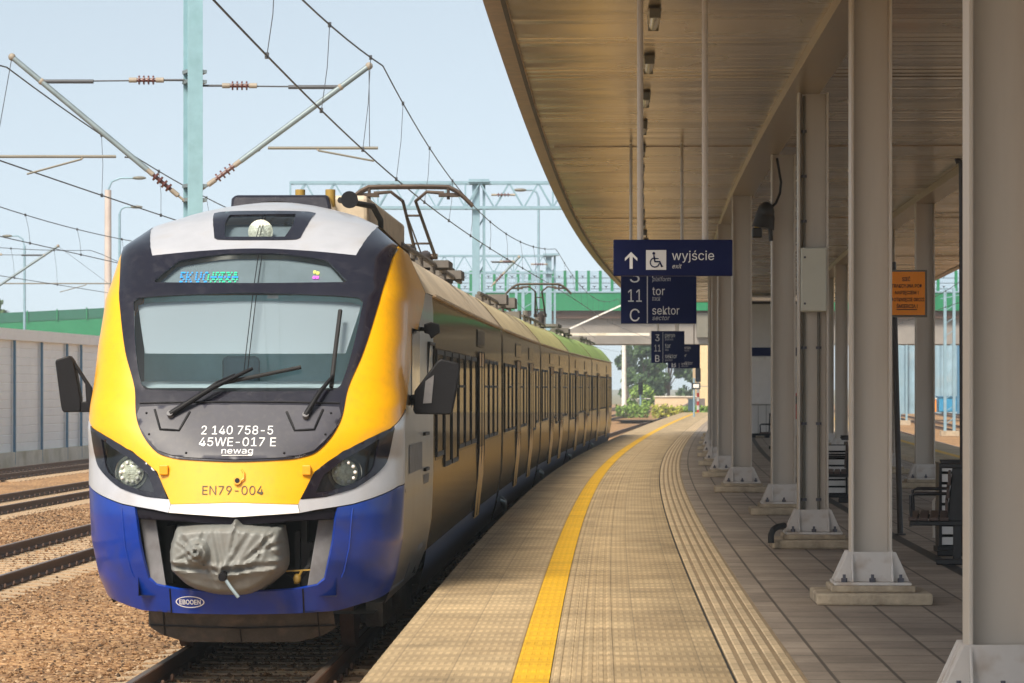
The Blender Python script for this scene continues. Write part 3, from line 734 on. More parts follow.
def stroke(pts, w):
    for a, b in zip(pts, pts[1:]):
        d = Vector((b[0] - a[0], b[1] - a[1])).normalized(); n_ = Vector((-d.y, d.x)) * w / 2; e = d * w * .3
        wc.add([q(a[0] - e.x + n_.x, a[1] - e.y + n_.y), q(b[0] + e.x + n_.x, b[1] + e.y + n_.y), q(b[0] + e.x - n_.x, b[1] + e.y - n_.y), q(a[0] - e.x - n_.x, a[1] - e.y - n_.y)], [(0, 1, 2, 3)])
disc(333, 160, 0, 10, 0, 360); disc(340, 222, 27, 35, 10, 265)
stroke([(334, 175), (341, 216), (374, 216), (388, 250)], 10); stroke([(338, 195), (364, 195)], 7); stroke([(383, 250), (394, 246)], 6)
wc.build('wheelchair_symbol', M['navy'], pic)
flat(s1, 'wyjście', sx(458), sy(205), 62 / S, 287 / S, Yt, M['signwhite'])
flat(s1, 'exit', sx(460), sy(262), 30 / S, 64 / S, Yt, M['signwhite'], shear=.25)

def info_sign(label, x0, y0, x1, y1, Y, rows, sc, rod_x, both=True):
    t = thing('hanging_sign', label, 'sign', px((x0 + x1) / 2, y1, Y), 0, 'navy signs hanging over the platform')
    sign_panel(t, x0, y0, x1, y1, Y); Yt = Y - .004
    for x in rod_x: hanger(t, x, y0 + 1, Y, .022)
    u = (x1 - x0) / 512 * S / S
    k = (x1 - x0) / 512.0
    xx = lambda v: x0 + (v - 110) * k
    yy = lambda v: y0 + (v - 230) * k * ((y1 - y0) / (408 * k))
    kv = (y1 - y0) / 408
    poly_flat(t, [(xx(285), yy(245)), (xx(292), yy(245)), (xx(292), yy(636)), (xx(285), yy(636))], Yt, M['signdim'], 'divider')
    for i, (num, a, b, w) in enumerate(rows):
        base = 358 + 132 * i - (0 if i < 2 else 0)
        nw = 93 if len(num) > 1 else 66
        if num: flat(t, num, xx(158 if len(num) > 1 else 170), yy(base), 84 * kv, nw * k, Yt, M['signwhite'])
        if a: flat(t, a, xx(322), yy(base - 46), 56 * kv, w * k, Yt, M['signwhite'])
        if b: flat(t, b, xx(322), yy(base - 8), 30 * kv, w * .65 * k if len(b) < 7 else 125 * k, Yt, M['signdim'], shear=.25)
    return t
info_sign('navy hanging sign listing 3, 11 and C, half hidden behind the exit sign', 621, 263.5, 696.5, 323.6, 45.0, [('3', 'peron', 'platform', 150), ('11', 'tor', 'track', 85), ('C', 'sektor', 'sector', 184)], 1, (631, 682))
info_sign('smaller navy hanging sign listing 3, 11 and B, farther along the platform', 651.3, 331, 684.5, 363, 103.0, [('3', 'peron', 'platform', 150), ('11', 'tor', 'track', 85), ('B', 'sektor', 'sector', 184)], 1, (658, 678))
info_sign('farthest navy hanging sign, partly covered by the sign before it', 668, 344.5, 700, 368.2, 127.0, [('', 'peron', 'platform', 150), ('', 'tor', 'track', 85), ('B', 'sektor', 'sector', 184)], 1, (676, 694))

# orange warning sign on a dark pole
pole = thing('sign_pole', 'thin dark pole standing on the platform behind the second column', 'pole', px(900, 535, 39), 0)
MB().tube([px(900.3, 535, 39), px(896.2, 380, 39), px(893.2, 262, 39)], .035, 10).build('tube', M['darkpole'], pole, smooth=40)
MB().tube([px(900.3, 535, 39) , px(900.3, 533.5, 39)], .07, 12).build('base_flange', M['darkpole'], pole)
osg = thing('warning_sign', 'orange warning sign with dark Polish text about live overhead wires', 'sign', px(908, 317, 38.9))
a, b = px(889.5, 269.8, 38.9), px(927.5, 317.3, 38.9)
MB().box(((a.x + b.x) / 2, 38.93, (a.z + b.z) / 2), (b.x - a.x, .03, a.z - b.z)).build('frame', M['conduit'], osg, bevel=.004)
a, b = px(890.5, 271.7, 38.9), px(925, 315, 38.9)
MB().box(((a.x + b.x) / 2, 38.905, (a.z + b.z) / 2), (b.x - a.x, .012, a.z - b.z)).build('face', M['osign'], osg)
for body, x0, base, w, cap in (('SIEĆ', 902.2, 281, 8, 3.6), ('TRAKCYJNA POD', 891.6, 287.5, 30.5, 3.3), ('NAPIĘCIEM !', 895, 294.2, 23.5, 3.3), ('DOTKNIĘCIE GROZI', 891.4, 301.2, 33, 3.3), ('ŚMIERCIĄ !', 896.5, 308, 21, 3.6)):
    flat(osg, body, x0, base, cap, w, 38.895, M['signtext'], bold=.015)
poly_flat(osg, [(896.5, 309.1), (917, 309.1), (917, 309.9), (896.5, 309.9)], 38.896, M['signtext'], 'underline')
tag(MB().tube([px(963, 556, 34), px(962, 300, 34), px(961.6, 168, 34), px(960.6, 162, 34), px(958, 160.5, 34), px(955.5, 161.5, 34)], .03, 10).build('hooked_pole', M['darkpole'], smooth=60),
    'tall thin black pole with a hooked top against the nearest column', 'pole')

# ------------------------------------------------------------------ benches, hoops and slatted panels in the middle of the platform
def make_bench():
    t = thing('platform_bench', 'x', 'bench', (0, 0, 0), 0, 'black double benches along the middle of the platform')
    for y in (-.85, .85):
        f = MB()
        f.box((0, y, .03), (.42, .10, .06)); f.box((0, y, .22), (.08, .08, .36)); f.box((0, y, .42), (.95, .07, .05))
        f.prism([(-.10, .44), (.10, .44), (.045, 1.0), (-.045, 1.0)], lambda a, c, d, y=y: Vector((a, y - .035 + d, c)), .07)
        f.prism([(-.16, .98), (.16, .98), (.19, 1.03), (-.19, 1.03)], lambda a, c, d, y=y: Vector((a, y - .05 + d, c)), .10)
        f.build('end_frame', M['benchmetal'], t, bevel=.008)
    for s in (-1, 1):
        for k in range(4):
            MB().box((s * (.13 + .105 * k), 0, .465), (.09, 1.9, .035)).build('seat_slat', M['benchslat'], t, bevel=.006)
        for k in range(3):
            MB().box((s * (.105 - .014 * k), 0, .60 + .13 * k), (.03, 1.9, .11)).build('back_slat', M['benchslat'], t, bevel=.006)
        for y in (-.85, .85):
            MB().tube([(s * .46, y, .44), (s * .47, y, .70), (s * .42, y, .72), (s * .10, y, .72)], .016, 8).build('armrest', M['benchmetal'], t, smooth=60)
    return t
b0 = make_bench()
bl = ['black slatted bench at the right, cut by the nearest column', 'black slatted bench seen between the second and third columns', 'small distant black bench far down the platform']
for i, (x, Y) in enumerate(((957, 33.4), (852, 51), (776, 95))):
    b = b0 if i == 0 else copy_tree(b0)
    place(b, Vector(((x - CX) / FPX * Y, Y, .004)), -math.atan((x - CX) / FPX), bl[i])
def slat_stand(x, Y, w, z0, z1, label):
    c = px(x, 400, Y); c.z = z0
    t = thing('slatted_bin', label, 'litter bin', c, 0, 'white slatted litter bins behind the benches')
    for s in (-1, 1): MB().box(c + Vector((s * (w / 2 - .015), 0, (z1 - z0) / 2)), (.03, .3, z1 - z0)).build('side_post', M['benchmetal'], t)
    MB().box(c + Vector((0, 0, .03)), (w + .04, .34, .06)).build('base', M['benchmetal'], t)
    n = int((z1 - z0) / .115)
    MB().box(c + Vector((0, .06, (z1 - z0) / 2)), (w - .05, .18, z1 - z0 - .1)).build('liner', M['void'], t)
    for k in range(n):
        MB().box(c + Vector((0, -.13, .12 + k * .115)), (w - .06, .02, .085)).build('slat', M['whitepanel'], t, bevel=.004)
slat_stand(951, 35.2, .30, .004, .98, 'white slatted litter bin behind the bench at the right')
slat_stand(834.5, 52.6, .40, .004, .92, 'white slatted litter bin beside the bench between the second and third columns')
for i, (xa, xb, Y, h, lb) in enumerate(((910.5, 985, 41.5, .42, 'low grey tubular hoop just left of the dark bench'), (933.5, 1000, 38.5, .48, 'second low tubular hoop, nearer, overlapping the bench'))):
    a, b = px(xa, 400, Y), px(xb, 400, Y)
    tag(MB().tube([(a.x, Y, 0), (a.x, Y, h - .04), (a.x + .04, Y, h), (b.x - .04, Y, h), (b.x, Y, h - .04), (b.x, Y, 0)], .018, 8).build('tubular_hoop', M['conduit' if i == 0 else 'rod'], smooth=60), lb, 'hoop rail', 'low hoops on the platform')
# ------------------------------------------------------------------ the train
TC = -2.60
FZ = [-.6, -.15, .3, .7, 1.2, 1.65, 2.1, 2.65, 3.05, 3.38, 3.5, 3.58, 3.64]
FY = [27.9, 27.55, 27.35, 27.3, 27.42, 27.75, 28.07, 28.5, 28.98, 29.6, 30.0, 30.7, 31.6]
WZ = [-.6, -.15, -.04, .13, .47, .93, 2.6, 2.75, 3.1, 3.31, 3.45, 3.55, 3.62]
WW = [1.15, 1.20, 1.25, 1.32, 1.385, 1.40, 1.40, 1.385, 1.29, 1.07, .8, .45, .05]
YZ = [-.6, -.15, .9, 1.45, 1.65, 2.2, 2.75, 3.1, 3.31, 3.62]
YY = [28.6, 28.5, 28.4, 28.4, 28.6, 29.8, 31.9, 30.6, 30.4, 31.7]
def Wz(z): return float(np.interp(z, WZ, WW))
def Sn(x, z):
    F = float(np.interp(z, FZ, FY)); Y = max(float(np.interp(z, YZ, YY)), F + .02); t = min(abs(x) / Wz(z), 1.0)
    p = float(np.interp(z, [1.2, 1.8, 2.2, 2.6, 3.0, 3.2, 3.4], [2.2, 4.0, 6.0, 8.0, 8.0, 5.0, 2.6]))
    return F + (Y - F) * (1 - max(0.0, 1 - t ** p) ** (1 / p))
def NP(x, z, off=0.0):
    if off:
        e = .01; W = Wz(z)
        xa, xb = max(-W, x - e), min(W, x + e)
        gx = (Sn(xb, z) - Sn(xa, z)) / (xb - xa); gz = (Sn(x, z + e) - Sn(x, z - e)) / (2 * e)
        n = Vector((gx, -1, gz)).normalized()
        return P(Sn(x, z) + n.y * off, TC + x + n.x * off, z + n.z * off)
    return P(Sn(x, z), TC + x, z)
US = 1.4
def toU(p):
    t = max(-1, min(1, p[0] / Wz(p[1]))); return (math.asin(t) / (math.pi / 2) * US, p[1])
def fromU(u, z): return (Wz(z) * math.sin(max(-1, min(1, u / US)) * math.pi / 2), z)
def inside(pt, poly):
    c = False; x, y = pt; n = len(poly)
    for i in range(n):
        (x1, y1), (x2, y2) = poly[i], poly[(i + 1) % n]
        if (y1 > y) != (y2 > y) and x < (x2 - x1) * (y - y1) / (y2 - y1) + x1: c = not c
    return c
def densify(poly, res):
    out = []
    for (a, b) in zip(poly, poly[1:] + poly[:1]):
        n = max(1, int(math.hypot(b[0] - a[0], b[1] - a[1]) / res))
        out += [(a[0] + (b[0] - a[0]) * i / n, a[1] + (b[1] - a[1]) * i / n) for i in range(n)]
    return out
def round_corners(poly, k=3, f=.22):
    """soften traced corners"""
    out = []; n = len(poly)
    for i in range(n):
        p0, p1, p2 = Vector(poly[i - 1]), Vector(poly[i]), Vector(poly[(i + 1) % n])
        l = min((p0 - p1).length, (p2 - p1).length) * f
        a = p1 + (p0 - p1).normalized() * l; b = p1 + (p2 - p1).normalized() * l
        for j in range(k):
            t = j / (k - 1); v = a.lerp(p1, t).lerp(p1.lerp(b, t), t); out.append((v.x, v.y))
    return out
def cdt(outer, holes, res):
    loops = [densify(outer, res)] + [densify(h, res) for h in holes]
    pts, edges = [], []
    for L_ in loops:
        o = len(pts); pts += L_; edges += [(o + i, o + (i + 1) % len(L_)) for i in range(len(L_))]
    x0, x1 = min(p[0] for p in outer), max(p[0] for p in outer); y0, y1 = min(p[1] for p in outer), max(p[1] for p in outer)
    ny, nx = int((y1 - y0) / res), int((x1 - x0) / res)
    for j in range(1, ny + 1):
        for i in range(1, nx + 1):
            p = (x0 + (i + (j % 2) * .5) * res, y0 + j * res)
            if inside(p, outer) and not any(inside(p, h) for h in holes): pts.append(p)
    v, e, f, *_ = delaunay_2d_cdt([Vector(p) for p in pts], edges, [], 0, 1e-5)
    fs = []
    for t in f:
        c = sum((v[i] for i in t), Vector((0, 0))) / len(t)
        if inside(c, outer) and not any(inside(c, h) for h in holes): fs.append(list(t))
    return v, fs
def patch(name, poly, m, parent, off=0.0, holes=(), res=.045, solid=.02, smooth=True, offfn=None):
    v, fs = cdt([toU(p) for p in poly], [[toU(p) for p in h] for h in holes], res)
    pts = []
    for p in v:
        x, z = fromU(p.x, p.y); pts.append(NP(x, z, off))
    out = []
    for f in fs:
        a, b, c = (pts[i] for i in f[:3]); n = (b - a).cross(c - a)
        x, z = fromU(v[f[0]].x, v[f[0]].y); o_ = NP(x, z, .05) - NP(x, z)
        out.append(f if n.dot(o_) > 0 else f[::-1])
    me = bpy.data.meshes.new(name); inv = WM[parent.name].inverted()
    nmain = len(out)
    if solid:                                   # a rim of its own gives the panel thickness with a crisp edge
        cnt = {}
        for f in out:
            for a, b in zip(f, f[1:] + f[:1]):
                k = (min(a, b), max(a, b)); cnt.setdefault(k, []).append((a, b))
        rim = {}
        def low(i):
            x, z = fromU(v[i].x, v[i].y); n = (NP(x, z, .05) - NP(x, z)); return pts[i] - n * (solid / .05)
        for k, e in list(cnt.items()):
            if len(e) == 1:
                a, b = e[0]; o_ = len(pts); pts += [pts[a].copy(), pts[b].copy(), low(a), low(b)]; v = list(v) + [v[a], v[b], v[a], v[b]]
                out.append([o_ + 1, o_, o_ + 2, o_ + 3])
    me.from_pydata([inv @ q_ for q_ in pts], [], out); me.materials.append(m)
    if smooth: me.polygons.foreach_set('use_smooth', [i < nmain for i in range(len(out))])
    o = bpy.data.objects.new(name, me); COL.objects.link(o); o.parent = parent; WM[o.name] = WM[parent.name].copy()
    return o
def sym(right): return right + [(-x, z) for x, z in right[::-1] if abs(x) > 1e-6]
def flip(poly): return [(-x, z) for x, z in poly]

TR = thing('passenger_train', 'yellow, blue and silver electric train with grey covered coupler standing at the platform', 'train', P(28, TC, RAIL))
W = lambda z: (Wz(z), z)
ws = sym([(0, 2.645), (.5, 2.63), (.98, 2.60), (1.025, 2.565), (.955, 2.13), (.875, 1.83), (.83, 1.782), (.5, 1.768), (0, 1.764)])
disp = sym([(0, 3.012), (.27, 3.005), (.64, 2.95), (.69, 2.925), (.865, 2.755), (.85, 2.74), (0, 2.732)])
mask = sym([(0, 3.058), (.5, 3.035), (.925, 2.993), (1.045, 3.29), (1.255, 3.11), (1.215, 2.88), (1.155, 2.55), (1.05, 2.115), (.935, 1.80), (.90, 1.57), (.862, 1.46), (.79, 1.345), (.68, 1.24), (.56, 1.20), (.42, 1.182), (0, 1.165)])
yel = [(0, 1.16), (.42, 1.177), (.56, 1.195), (.685, 1.235), (.795, 1.34), (.87, 1.455), (.905, 1.57), (.94, 1.80), (1.055, 2.115), (1.16, 2.55), (1.22, 2.88), (1.262, 3.115), W(3.08), W(2.95), W(2.75), W(2.6), W(2.2), W(1.9), W(1.62), (1.335, 1.475), (.915, 1.255), (.68, 1.08), (.565, .845), (.55, .803), (0, .82)]
tl = sym([(0, 3.445), (.40, 3.44), (.475, 3.425), (.395, 3.165), (.355, 3.148), (0, 3.143)])
silv = sym([(0, 3.062), (.5, 3.04), (.922, 2.998), (1.042, 3.296), W(3.34), W(3.40), W(3.45), W(3.5), W(3.55), W(3.58), (0, 3.585)])
lowstrip = [(0, .69), (.565, .725), (.7, .75), (1.0, .795), (1.36, .935)]
hl = [(1.33, 1.465), (1.268, 1.16), (1.2, 1.068), (1.02, .937), (.78, .868), (.575, .848), (.685, 1.072), (.915, 1.247)]
def spline(poly, n=5, keep=.75):
    """round the gentle corners of a traced outline, keep the sharp ones"""
    N_ = len(poly); out = []
    V = [Vector(p) for p in poly]
    sharp = []
    for i in range(N_):
        a_, b_ = (V[i] - V[i - 1]), (V[(i + 1) % N_] - V[i]); sharp.append(a_.normalized().dot(b_.normalized()) < keep)
    for i in range(N_):
        p0, p1, p2, p3 = V[i - 1], V[i], V[(i + 1) % N_], V[(i + 2) % N_]
        if sharp[i]: p0 = p1 - (p2 - p1)
        if sharp[(i + 1) % N_]: p3 = p2 + (p2 - p1)
        L_ = (p2 - p1).length; m1 = (p2 - p0).normalized() * L_; m2 = (p3 - p1).normalized() * L_
        for j in range(n):
            t = j / n; h = p1 * (2 * t ** 3 - 3 * t * t + 1) + m1 * (t ** 3 - 2 * t * t + t) + p2 * (3 * t * t - 2 * t ** 3) + m2 * (t ** 3 - t * t); out.append((h.x, h.y))
    return out
mask = spline(mask); ws = spline(ws); disp = spline(disp); tl = spline(tl)
yel = [(x * .965 if i < 11 else x, z + (.015 if i < 5 else 0)) for i, (x, z) in enumerate(yel)]
nose = patch('cab_shell', sym(yel), M['yellow'], TR, res=.03)
mk = patch('windscreen_surround', mask, M['mask'], TR, off=.012, holes=[ws, disp], res=.03)
wsg = patch('windscreen', ws, M['glassclear'], TR, off=-.004, solid=0)
dsg = patch('destination_display', disp, M['glassclear'], TR, off=-.004, solid=0)
patch('roof_dome', silv, M['silver'], TR, off=.006, holes=[tl], res=.04, solid=.02)
# cab interior seen through the screen
bl_ = sym([(0, 2.65), (.9, 2.63), (1.02, 2.60), (.90, 2.165), (0, 2.165)])
patch('roller_blind', bl_, M['blind'], wsg, off=-.10, solid=.004)
MB().box(P(29.3, TC, 2.0), (2.1, .05, 1.3), heading(29)).build('cab_rear_wall', M['cabwall'], wsg)
st = MB(); st.box(P(28.95, TC - .12, 1.92), (.34, .12, .34), 0); st.build('driver_seat', M['cabseat'], wsg, bevel=.05)
mb = MB()
mb.add([P(28.0, TC - .83, 1.80), P(28.0, TC + .83, 1.80), P(28.75, TC + 1.05, 1.86), P(28.75, TC - 1.05, 1.86)], [(0, 1, 2, 3)])
mb.add([P(28.75, TC - 1.05, 1.86), P(28.75, TC + 1.05, 1.86), P(28.8, TC + 1.05, 1.2), P(28.8, TC - 1.05, 1.2)], [(0, 1, 2, 3)])
mb.build('driver_desk', M['desk'], wsg)
MB().add([P(28.55, TC + .16, 2.60), P(28.55, TC + .26, 2.60), P(28.55, TC + .26, 2.63), P(28.55, TC + .16, 2.63)], [(0, 1, 2, 3)]).build('sticker', M['white'], wsg)
patch('display_back', sym([(0, 3.03), (.3, 3.02), (.7, 2.95), (.89, 2.735), (0, 2.715)]), M['dispback'], dsg, off=-.07, solid=.004)
led = {'b': MB(), 'g': MB(), 'y': MB(), 'm': MB()}
def dot(k, x, z, s=.011):
    led[k].add([NP(x - s, z - s, -.055), NP(x + s, z - s, -.055), NP(x + s, z + s, -.055), NP(x - s, z + s, -.055)], [(0, 1, 2, 3)])
rows = ["111.1..1..1..1..11...1.11.111.11.1.11..", "1...1.1...1..1.1..1..1.1.1.1...11..11...", "11..11....1..1.1..1.1111.111.1.11.1111..", "..1.1.1...1.1..1..1..11.1.11..11..11.1..", "11..1..1...11...11..1..1..1.11..11..1..."]
for r_, row in enumerate(rows):
    for c_, ch in enumerate(row):
        if ch == '1':
            dot('b' if c_ < 18 or (r_ == 2 and c_ > 18) else 'g', -.645 + c_ * .0138, 2.885 - r_ * .021, .0065)
for x, z, k in ((.56, 2.89, 'y'), (.59, 2.88, 'y'), (.56, 2.84, 'm'), (.59, 2.84, 'm')): dot(k, x, z, .012)
for k, n in (('b', 'ledb'), ('g', 'ledg'), ('y', 'ledy'), ('m', 'ledm')): led[k].build('led_lettering', M[n], dsg)
def strip_on(name, pts, w, m, parent, off=.006, h=.008):
    """a thin raised strip lying on the nose along (x, z) points"""
    mb = MB(); out = [pts[0]]
    for a_, b_ in zip(pts, pts[1:]):
        n_ = max(1, int(math.hypot(b_[0] - a_[0], b_[1] - a_[1]) / .05))
        out += [(a_[0] + (b_[0] - a_[0]) * i / n_, a_[1] + (b_[1] - a_[1]) * i / n_) for i in range(1, n_ + 1)]
    pts = out
    mb.tube([NP(x, z, off) for x, z in pts], w / 2, 6); return mb.build(name, m, parent, smooth=60)
for o in (-.012, .02): strip_on('wire_reflection', [(o + .05, 2.74), (o + .052, 3.0)], .008, M['black'], dsg, off=.004)  # black lines drawn for the overhead wires reflected in the glass
for o in (-.012, .02): strip_on('wire_reflection', [(o + .03, 1.95), (o + .05, 2.64)], .008, M['black'], wsg, off=.004)  # the same reflected wires, drawn on down the windscreen
# dark panel under the screen with the running numbers
cw = patch('lower_panel', sym([(0, 1.645), (.5, 1.64), (.865, 1.625), (.885, 1.56), (.85, 1.455), (.775, 1.36), (.67, 1.255), (.55, 1.215), (.42, 1.198), (0, 1.182)]), M['cowl'], TR, off=.022, res=.035)
for s in (-1, 1):
    strip_on('wiper_recess', [(s * .73, 1.60), (s * .665, 1.43), (s * .50, 1.42), (s * .42, 1.58)], .022, M['black'], cw, off=.024)
    for x, z in ((.80, 1.57), (.76, 1.39), (.42, 1.23)): MB().sphere(NP(s * x, z, .022), .011, 8, 6).build('bolt', M['black'], cw)
strip_on('cowl_seam', [(-.87, 1.66), (-.4, 1.67), (0, 1.672), (.4, 1.67), (.87, 1.66)], .018, M['black'], cw, off=.014)
def nose_text(body, xc, base, cap, width, m, parent, off=.026, name='running_number', bold=.0, shear=0):
    vs, fs = text2d(body, 1.0, 'LEFT', bold=bold, shear=shear); xa, xb = min(v[0] for v in vs), max(v[0] for v in vs)
    k = cap / .70
    mb = MB(); mb.add([NP(xc - width / 2 + (v[0] - xa) / (xb - xa) * width, base + v[1] * k, off) for v in vs], fs)
    return mb.build(name, m, parent)
nose_text('2 140 758-5', .005, 1.385, .073, .62, M['wtext'], cw)
nose_text('45WE-017 E', .015, 1.285, .073, .66, M['wtext'], cw)
nose_text('newag', .02, 1.222, .050, .27, M['wtext'], cw, name='maker_lettering')
strip_on('maker_underline', [(-.11, 1.207), (.15, 1.207)], .008, M['wtext'], cw, off=.024)
nose_text('EN79-004', -.01, .885, .075, .525, M['dtext'], nose, off=.006)
MB().tube([NP(.03, 1.0, .0), NP(.03, 1.0, .03)], .035, 14).build('socket', M['orange'], nose, smooth=40)
MB().tube([NP(.03, 1.0, .031), NP(.03, 1.0, .034)], .022, 12).build('socket_opening', M['black'], nose)
MB().tube([NP(.05, .99, .02), NP(.085, 1.02, .02), NP(.085, 1.07, .015), NP(.06, 1.10, .005)], .008, 6).build('socket_hook', M['orange'], nose)
for s in (-1, 1):
    c = NP(s * .61, 1.09, .02); MB().box(c, (.075, .05, .085)).build('marker_lamp', M['orange'], nose, bevel=.008)
# headlights
for s in (-1, 1):
    po = hl if s > 0 else flip(hl); c0 = (s * .955, 1.075)
    inner = [(s * x, z) for x, z in ((1.21, 1.36), (1.165, 1.12), (1.13, 1.06), (1.0, .975), (.80, .91), (.69, .90), (.755, 1.05), (.93, 1.19))]
    h = patch('headlight', spline(po, 4, .6), M['mask'], TR, off=.012, holes=[inner], res=.03, solid=.03)
    patch('lamp_housing', po, M['cowl'], h, off=-.10, res=.05, solid=0)
    patch('cover_glass', inner, M['glassdark'], h, off=.001, res=.04, solid=0)
    cpt = NP(c0[0], c0[1], -.05); n_ = (NP(*c0, .05) - NP(*c0)).normalized(); n_ = (n_ + Vector((0, -1.4, 0))).normalized()
    rot = n_.to_track_quat('Z', 'Y').to_matrix()
    mb = MB()
    mb.grid(lambda a, r_: cpt + rot @ Vector((r_ * math.cos(a), r_ * math.sin(a), .045 * (1 - (r_ / .115) ** 2))), [2 * math.pi * i / 24 for i in range(24)], [.002, .03, .06, .09, .115], closed=True)
    mb.build('lamp', M['lampglass'], h, smooth=60)
    mb = MB()
    for i in range(10):
        a = 2 * math.pi * i / 10; mb.sphere(cpt + rot @ Vector((.085 * math.cos(a), .085 * math.sin(a), .03)), .017, 8, 6)
    mb.build('led_reflectors', M['white'], h, smooth=60)
    mb = MB(); mb.grid(lambda a, r_: cpt + rot @ Vector((r_ * math.cos(a), r_ * math.sin(a), -.02 + (r_ - .115) * .6)), [2 * math.pi * i / 24 for i in range(24)], [.113, .15], closed=True)
    mb.build('lamp_ring', M['lampbowl'], h, smooth=60)
# upper headlight
inn = [(-.31, 3.40), (.30, 3.41), (.25, 3.175), (-.30, 3.175)]
h = patch('upper_headlight', tl, M['mask'], TR, off=.012, holes=[inn], res=.03, solid=.03)
patch('lamp_housing', tl, M['dispback'], h, off=-.12, res=.06, solid=0)
patch('cover_glass', inn, M['glassclear'], h, off=-.002, res=.04, solid=0)
cpt = NP(.0, 3.295, -.06); rot = Vector((0, -1, .12)).to_track_quat('Z', 'Y').to_matrix()
mb = MB(); mb.grid(lambda a, r_: cpt + rot @ Vector((r_ * math.cos(a), r_ * math.sin(a), .04 * (1 - (r_ / .115) ** 2))), [2 * math.pi * i / 24 for i in range(24)], [.002, .03, .06, .09, .115], closed=True)
mb.build('lamp', M['lampglass'], h, smooth=60)
for o in (-.012, .016): strip_on('wire_reflection', [(o, 3.15), (o + .015, 3.43)], .007, M['black'], h, off=.006)  # reflected overhead wires drawn as thin dark lines over the lamp window
# white and silver strip, dark lip, blue bumper
patch('front_stripe', sym([(0, .815), (.545, .798), (.562, .73), (0, .695)]), M['white'], TR, off=.003)
for s in (-1, 1):
    po = [(.55, .798), (.565, .842), (.78, .862), (1.02, .931), (1.205, 1.062), (1.273, 1.155), (1.34, 1.47), W(1.6), W(1.2), W(.955), (1.36, .94), (1.0, .80), (.7, .755), (.567, .73)]
    patch('corner_stripe', po if s > 0 else flip(po), M['silver'], TR, off=.003, res=.03)
patch('bumper_lip', sym([(0, .688), (.565, .72), (.7, .745), (.875, .77), (.855, .672), (0, .625)]), M['lip'], TR, off=-.03, solid=.12)
blue = [(0, .045), (.3, .05), (.5, .062), (.6, .078), (.70, .10), (.765, .15), (.80, .3), (.862, .67), (.88, .772), (1.0, .79), (1.36, .93), W(.945), W(.7), W(.45), W(.25), W(.1), W(0), (1.2, -.045), (1.05, -.085), (.85, -.135), (.5, -.15), (0, -.155)]
bump = patch('bumper', sym(blue), M['blue'], TR, res=.035, solid=.03)
for s in (-1, 1):
    strip_on('bumper_seam', [(s * .575, .07), (s * .575, -.145)], .014, M['black'], bump, off=.002)
    strip_on('bumper_crease', [(s * .90, .16), (s * .925, .22), (s * .97, .42), (s * 1.0, .76)], .014, M['blue'], bump, off=.002)
    MB().prism([(s * x, z) for x, z in ((.85, .668), (.705, .660), (.612, .09), (.70, .105), (.765, .155))], lambda a_, b_, t_: P(27.56 + abs(a_) * .28 - .17 + t_, TC + a_, b_), .03).build('coupler_side_plate', M['plategrey'], TR, bevel=.006)
mb = MB(); bx = [(-.86, .0), (.86, .0), (.86, .70), (-.86, .70)]
f0 = [P(27.62, TC + x, z) for x, z in bx]; f1 = [P(28.35, TC + x * .95, z) for x, z in bx]
mb.add(f0 + f1, [(0, 1, 5, 4), (1, 2, 6, 5), (2, 3, 7, 6), (3, 0, 4, 7), (4, 5, 6, 7)]); rec = mb.build('coupler_recess', M['void'], TR)
mb = MB()
for x, z, w_ in ((-.62, .35, .06), (.56, .40, .05), (.60, .2, .12), (.5, .3, .04)): MB().box(P(27.9, TC + x, z), (w_, .2, .5)).build('coupler_frame', M['rubber'], rec)
MB().tube([P(27.7, TC + .44, .2), P(27.6, TC + .52, .14), P(27.7, TC + .62, .26), P(27.9, TC + .64, .45)], .025, 8).build('hose', M['rubber'], rec)
mb = MB().sphere(P(27.6, TC + .52, .15), .035, 10, 8, (1, 1, 1.3)); mb.tube([P(27.6, TC + .50, .11), P(27.6, TC + .56, .22)], .012, 6); mb.bar(P(27.62, TC + .42, .215), P(27.62, TC + .76, .235), .012); mb.build('brass_valve', M['bracket'], rec, smooth=60)
# oval maker's mark
mb = MB()
for r0, r1 in ((.128, .118),):
    n = 30; vs = []
    for i in range(n):
        a = 2 * math.pi * i / n
        for r_ in (r0, r1): vs.append(NP(-.40 + r_ * math.cos(a), -.045 + (.052 if r_ == r0 else .044) * math.sin(a), .006))
    mb.add(vs, [(2 * i, 2 * i + 1, (2 * i + 3) % (2 * n), (2 * i + 2) % (2 * n)) for i in range(n)])
mb.build('oval_mark', M['wtext'], bump)
nose_text('EBOOEN', -.40, -.066, .040, .19, M['wtext'], bump, off=.006, name='mark_lettering', bold=.02)
# snow plough
pl = patch('plough', sym([(0, -.10), (.87, -.09), (.88, -.36), (.76, -.43), (.52, -.495), (0, -.50)]), M['plough'], TR, off=-.12, solid=.05)
strip_on('plough_seam', [(-.87, -.335), (0, -.36), (.87, -.335)], .016, M['black'], pl, off=-.11)
strip_on('plough_seam', [(0, -.36), (0, -.49)], .012, M['black'], pl, off=-.11)
for s in (-1, 1): strip_on('plough_seam', [(s * .72, -.15), (s * .72, -.43)], .012, M['black'], pl, off=-.11)
# coupler under its tarpaulin cover
cov = [(-.575, .40), (-.56, .22), (-.42, .085), (-.24, .02), (-.08, 0), (.16, .02), (.40, .19), (.455, .28), (.455, .42), (.425, .62), (.20, .635), (.09, .645), (.04, .70), (.0, .70), (-.03, .65), (-.27, .645), (-.51, .62)]
v, fs = cdt(spline(cov, 4, .8), [], .015)
dens = densify(spline(cov, 4, .8), .015)
nrs = random.Random(5)
def seg_d(p, a, b):
    a, b, p = Vector(a), Vector(b), Vector(p); d = b - a; t = max(0, min(1, (p - a).dot(d) / d.length_squared)); return (p - a - d * t).length, t
